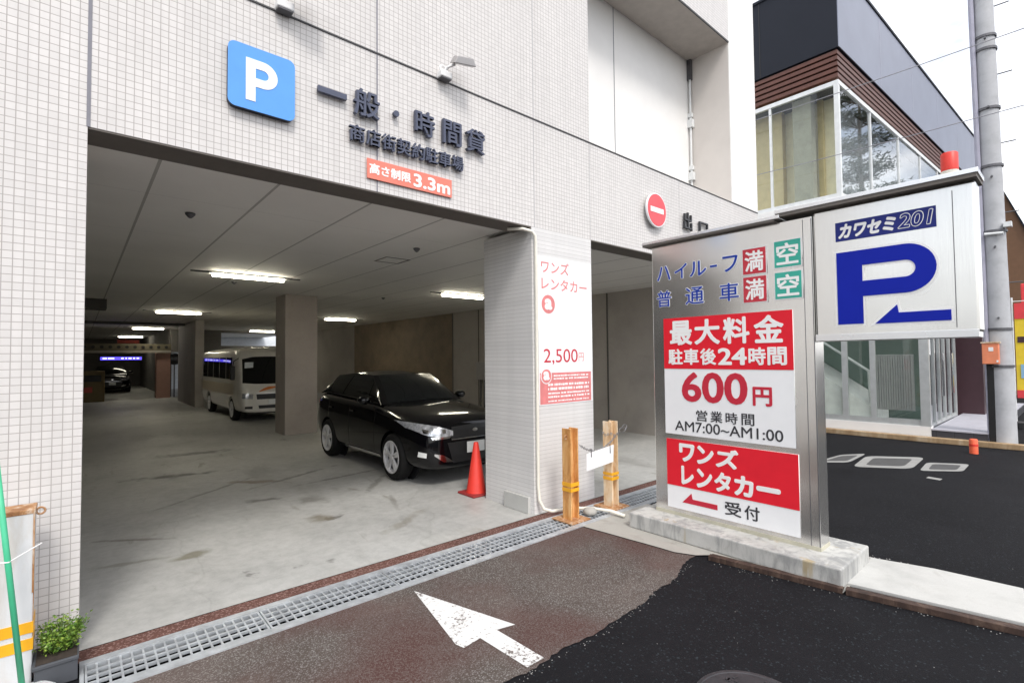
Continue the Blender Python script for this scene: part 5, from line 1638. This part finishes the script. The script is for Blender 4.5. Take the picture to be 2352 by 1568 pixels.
# utility pole
t = empty('utility_pole', (14.2, -3.26, 0), 'grey concrete utility pole with dark bands and a side conduit', 'utility pole')
mb = MB(); mb.tube([(14.2, -3.27, -.01), (14.2, -3.25, 4), (14.2, -3.20, 12)], .205, 28, True, .150); o = mb.build('shaft', M['pole'], t); smooth_angle(o, 50)
def ring(z, r, h):
    mb = MB()
    y = -3.27 + .07 * z / 12
    mb.lathe([(r, z), (r, z + h)], (14.2, y, 0), 24)
    mb.build('band', M['band'], t)
for z, r in ((8.15, .190), (8.42, .188), (6.90, .195), (5.70, .199), (4.35, .205), (2.35, .210), (1.60, .212)): ring(z, r, .05)
mb = MB(); mb.tube([(14.07, -3.09, 0), (14.07, -3.03, 12)], .045, 10); mb.build('conduit', M['pole_pipe'], t)
mb = MB()
for k in range(14):
    z = 2.6 + k * .72; y = -3.27 + .07 * z / 12
    if k % 2: mb.tube([(14.25, y - .16, z), (14.27, y - .38, z)], .012, 6)
    else: mb.tube([(14.02, y - .02, z), (13.94, y - .03, z)], .02, 6)
mb.build('step_bolt', M['band'], t)
mb = MB(); mb.box(14.0, 14.16, -3.52, -3.40, 4.42, 4.52); mb.tube([(13.99, -3.40, 4.3), (13.99, -3.12, 4.32)], .03, 8); mb.build('clamp', M['frame_white'], t)
ob = empty('orange_box', (13.95, -3.15, 1.66), 'faded orange box strapped to the utility pole', 'box')
mb = MB(); mb.box(13.82, 13.985, -3.28, -3.03, 1.67, 2.09); mb.build('casing', M['orange_box'], ob, bevel=.012)
mb = MB(); mb.box(13.805, 13.99, -3.30, -3.015, 2.092, 2.115); mb.build('lid', M['rust_pale'], ob)
mb = MB(); mb.box(13.814, 13.8195, -3.20, -3.13, 1.93, 2.01); mb.box(13.814, 13.8195, -3.27, -3.24, 1.71, 1.75); mb.build('sticker', M['white_text'], ob)
mb = MB(); mb.box(14.02, 14.20, -3.06 - .12, -3.07, .0, 2.0)
tag(mb.build('black_post', M['black'], bevel=.006, origin=(14.1, -3.1, 0)), 'tall flat black post between the glass doors and utility pole', 'post')
t = empty('marker_post', (12.88, -2.96, 0), 'short orange-red round marker post at the alley kerb', 'marker')
mb = MB(); mb.lathe([(.065, -.012), (.065, .24), (.055, .262), (.02, .268)], (12.88, -2.96, 0), 18); o = mb.build('marker_body', M['marker'], t); smooth_angle(o, 50)
mb = MB(); mb.lathe([(.068, .13), (.068, .17)], (12.88, -2.96, 0), 18); mb.build('reflector', M['cone_red'], t)
# wires
for k, (x, z, lb) in enumerate(((13.6, 8.10, 'upper thin overhead wire crossing the dark building and pole'), (13.6, 6.62, 'lower thin overhead wire crossing in front of the upper windows'))):
    pts = [(x, 14 - i * 2.0, z + 0.004 * ((14 - i * 2.0) + 3) ** 2) for i in range(18)]
    mb = MB(); mb.tube(pts, .009, 6)
    tag(mb.build('overhead_wire', M['wire'], origin=(x, -3, z)), lb, 'wire')
# banners and buildings past the pole
t = empty('banner', (18.2, -3.75, 0), 'yellow and red shop banner at the right edge of the photo', 'banner')
mb = MB(); mb.box(18.0, 18.02, -4.15, -3.24, .75, 3.15)
mb.build('cloth', M['yellow'], t)
for z0, z1 in ((2.75, 3.15), (.75, .95)): MB().box(17.985, 17.999, -4.15, -3.24, z0, z1).build('red_band', M['red_cloth'], t)
mb = MB(); mb.box(17.985, 17.999, -4.0, -3.32, 1.25, 1.6); mb.build('blue_print', M['banner_blue'], t)
mb = MB(); mb.box(17.985, 17.999, -4.0, -3.28, 2.15, 2.3); mb.build('dark_print', M['maroon'], t)
mb = MB(); mb.tube([(18.01, -3.2, 0), (18.01, -3.2, 3.3)], .02, 8); mb.tube([(18.01, -3.2, 3.2), (18.01, -4.2, 3.2)], .012, 6); mb.build('pole', M['frame_white'], t)
mb = MB(); mb.lathe([(.22, -.01), (.22, .14), (.05, .16)], (18.01, -3.25, 0), 18); mb.build('base', M['black'], t)
t = empty('red_box_sign', (18.6, -3.35, 3.3), 'small bright red box sign above the yellow banner', 'sign')
mb = MB(); mb.box(19.2, 19.5, -3.62, -3.30, 3.2, 3.75); mb.build('box', M['red_cloth'], t, bevel=.02)
mb = MB(); mb.tube([(19.3, -3.5, 0), (19.3, -3.5, 3.2)], .04, 8); mb.build('stand', M['band'], t)
t = empty('brown_building', (30, -6, 0), 'brown clad building beyond the utility pole at right edge', 'building')
gab = [(-1.0, -.01), (-3.6, -.01), (-3.6, 4.9), (-2.74, 7.55), (-2.10, 9.45), (-1.4, 9.45), (-1.0, 9.0)]
mb = MB(); mb.prism_fr(gab, (32, 0, 0), (0, 1, 0), (0, 0, 1), (1, 0, 0), 8); mb.build('wall', M['brown_far'], t)
mb = MB()
for (p, q) in (((-3.72, 4.6), (-2.05, 9.5)),):
    mb.prism_fr([p, q, (q[0] + .02, q[1] + .14), (p[0] - .08, p[1] + .14)], (31.9, 0, 0), (0, 1, 0), (0, 0, 1), (1, 0, 0), 8.2)
mb.build('roof_edge', M['cladding_dark'], t)
# tall layered pine on the street side: it shows as the reflection in the upper shop windows
t = empty('pine_tree', (34.7, -7.2, 0), 'tall layered dark pine mirrored in the upper street windows of the shop', 'tree')
mb = MB()
mb.tube([(34.7, -7.2, -.01), (34.6, -7.25, 5), (34.85, -7.1, 9), (34.6, -7.2, 13), (34.7, -7.15, 18.2)], .30, 10, True, .06)
layers = [(11.2, 2.4), (12.6, 2.0), (14.3, 2.3), (15.9, 1.9), (17.4, 1.4), (18.4, .8)]
lf = MB(); rnd = random.Random(3)
for z, r in layers:
    for b in range(6):
        a = b * 1.047 + rnd.uniform(-.4, .4); L = r * rnd.uniform(.6, 1.0)
        tip = Vector((34.7 + L * math.cos(a), -7.2 + L * math.sin(a), z + rnd.uniform(-.1, .5)))
        mb.tube([(34.7, -7.2, z - .5), tip.lerp(Vector((34.7, -7.2, z)), .4), tip], .05, 5, True, .015)
        for q in range(260):
            p = tip.lerp(Vector((34.7, -7.2, z)), rnd.random() * .75) + Vector((rnd.gauss(0, .34), rnd.gauss(0, .34), rnd.gauss(.1, .14)))
            d1 = Vector((rnd.gauss(0, 1), rnd.gauss(0, 1), rnd.gauss(.4, .5))).normalized(); d2 = d1.cross(Vector((rnd.random(), rnd.random(), rnd.random()))).normalized()
            lf.add([p, p + d1 * .14 + d2 * .03, p + d1 * .30, p + d1 * .14 - d2 * .03], [(0, 1, 2, 3)])
mb.build('trunk', plain('pine bark', (0.18, 0.15, 0.12), 0.9), t)
lf.build('crown', plain('pine needles', (0.12, 0.14, 0.095), 0.7, var=.3, scale=1.5), t, fix=False)

# cladding joints on the shop's street face
for x in (17.2, 20.4, 23.6, 26.8, 29.6):
    MB().prism([(x, along(x) - .023), (x + .03, along(x) - .023), (x + .03, along(x) - .0195), (x, along(x) - .0195)], ZB0 + .01, ZB1 - .01).build('panel_seam', M['pole_pipe'], sb)
# loose grit along the slab, the edging and the asphalt seam
gr = MB(); rg_ = random.Random(11)
def stone(x, y, z, r):
    a = rg_.uniform(0, 6.28)
    pts = [(x + r * math.cos(a + k * 1.257) * rg_.uniform(.7, 1.1), y + r * math.sin(a + k * 1.257) * rg_.uniform(.7, 1.1), z) for k in range(5)]
    gr.add(pts + [(x + rg_.uniform(-.2, .2) * r, y, z + r * rg_.uniform(.6, 1.0))], [(0, 1, 5), (1, 2, 5), (2, 3, 5), (3, 4, 5), (4, 0, 5)])
for k in range(110):
    t_ = rg_.random(); stone(4.46 + .45 * t_ - abs(rg_.gauss(0, .05)), -2.05 - 2.3 * t_, -.012, rg_.uniform(.002, .006))
for k in range(140):
    t_ = rg_.random(); stone(5.55 + .12 * t_ + abs(rg_.gauss(0, .06)), -2.6 - 1.5 * t_, -.012, rg_.uniform(.003, .009))
for k in range(60):
    stone(rg_.uniform(1.6, 6.5), rg_.uniform(-4.2, -2.3), -.012, rg_.uniform(.0015, .004))
for k in range(120):
    x = rg_.uniform(1.2, 4.3); stone(x, -1.95 - .2 * min(1, (4.36 - x) / 1.3) - abs(rg_.gauss(0, .03)), -.012, rg_.uniform(.002, .005))
for k in range(90):
    stone(rg_.uniform(.1, 4.2), -.68 - abs(rg_.gauss(0, .03)), -.006, rg_.uniform(.0015, .004))
tag(gr.build('grit', M['cover_conc'], fix=False), 'loose pale grit scattered along kerbs and asphalt seams', 'grit', kind='stuff')
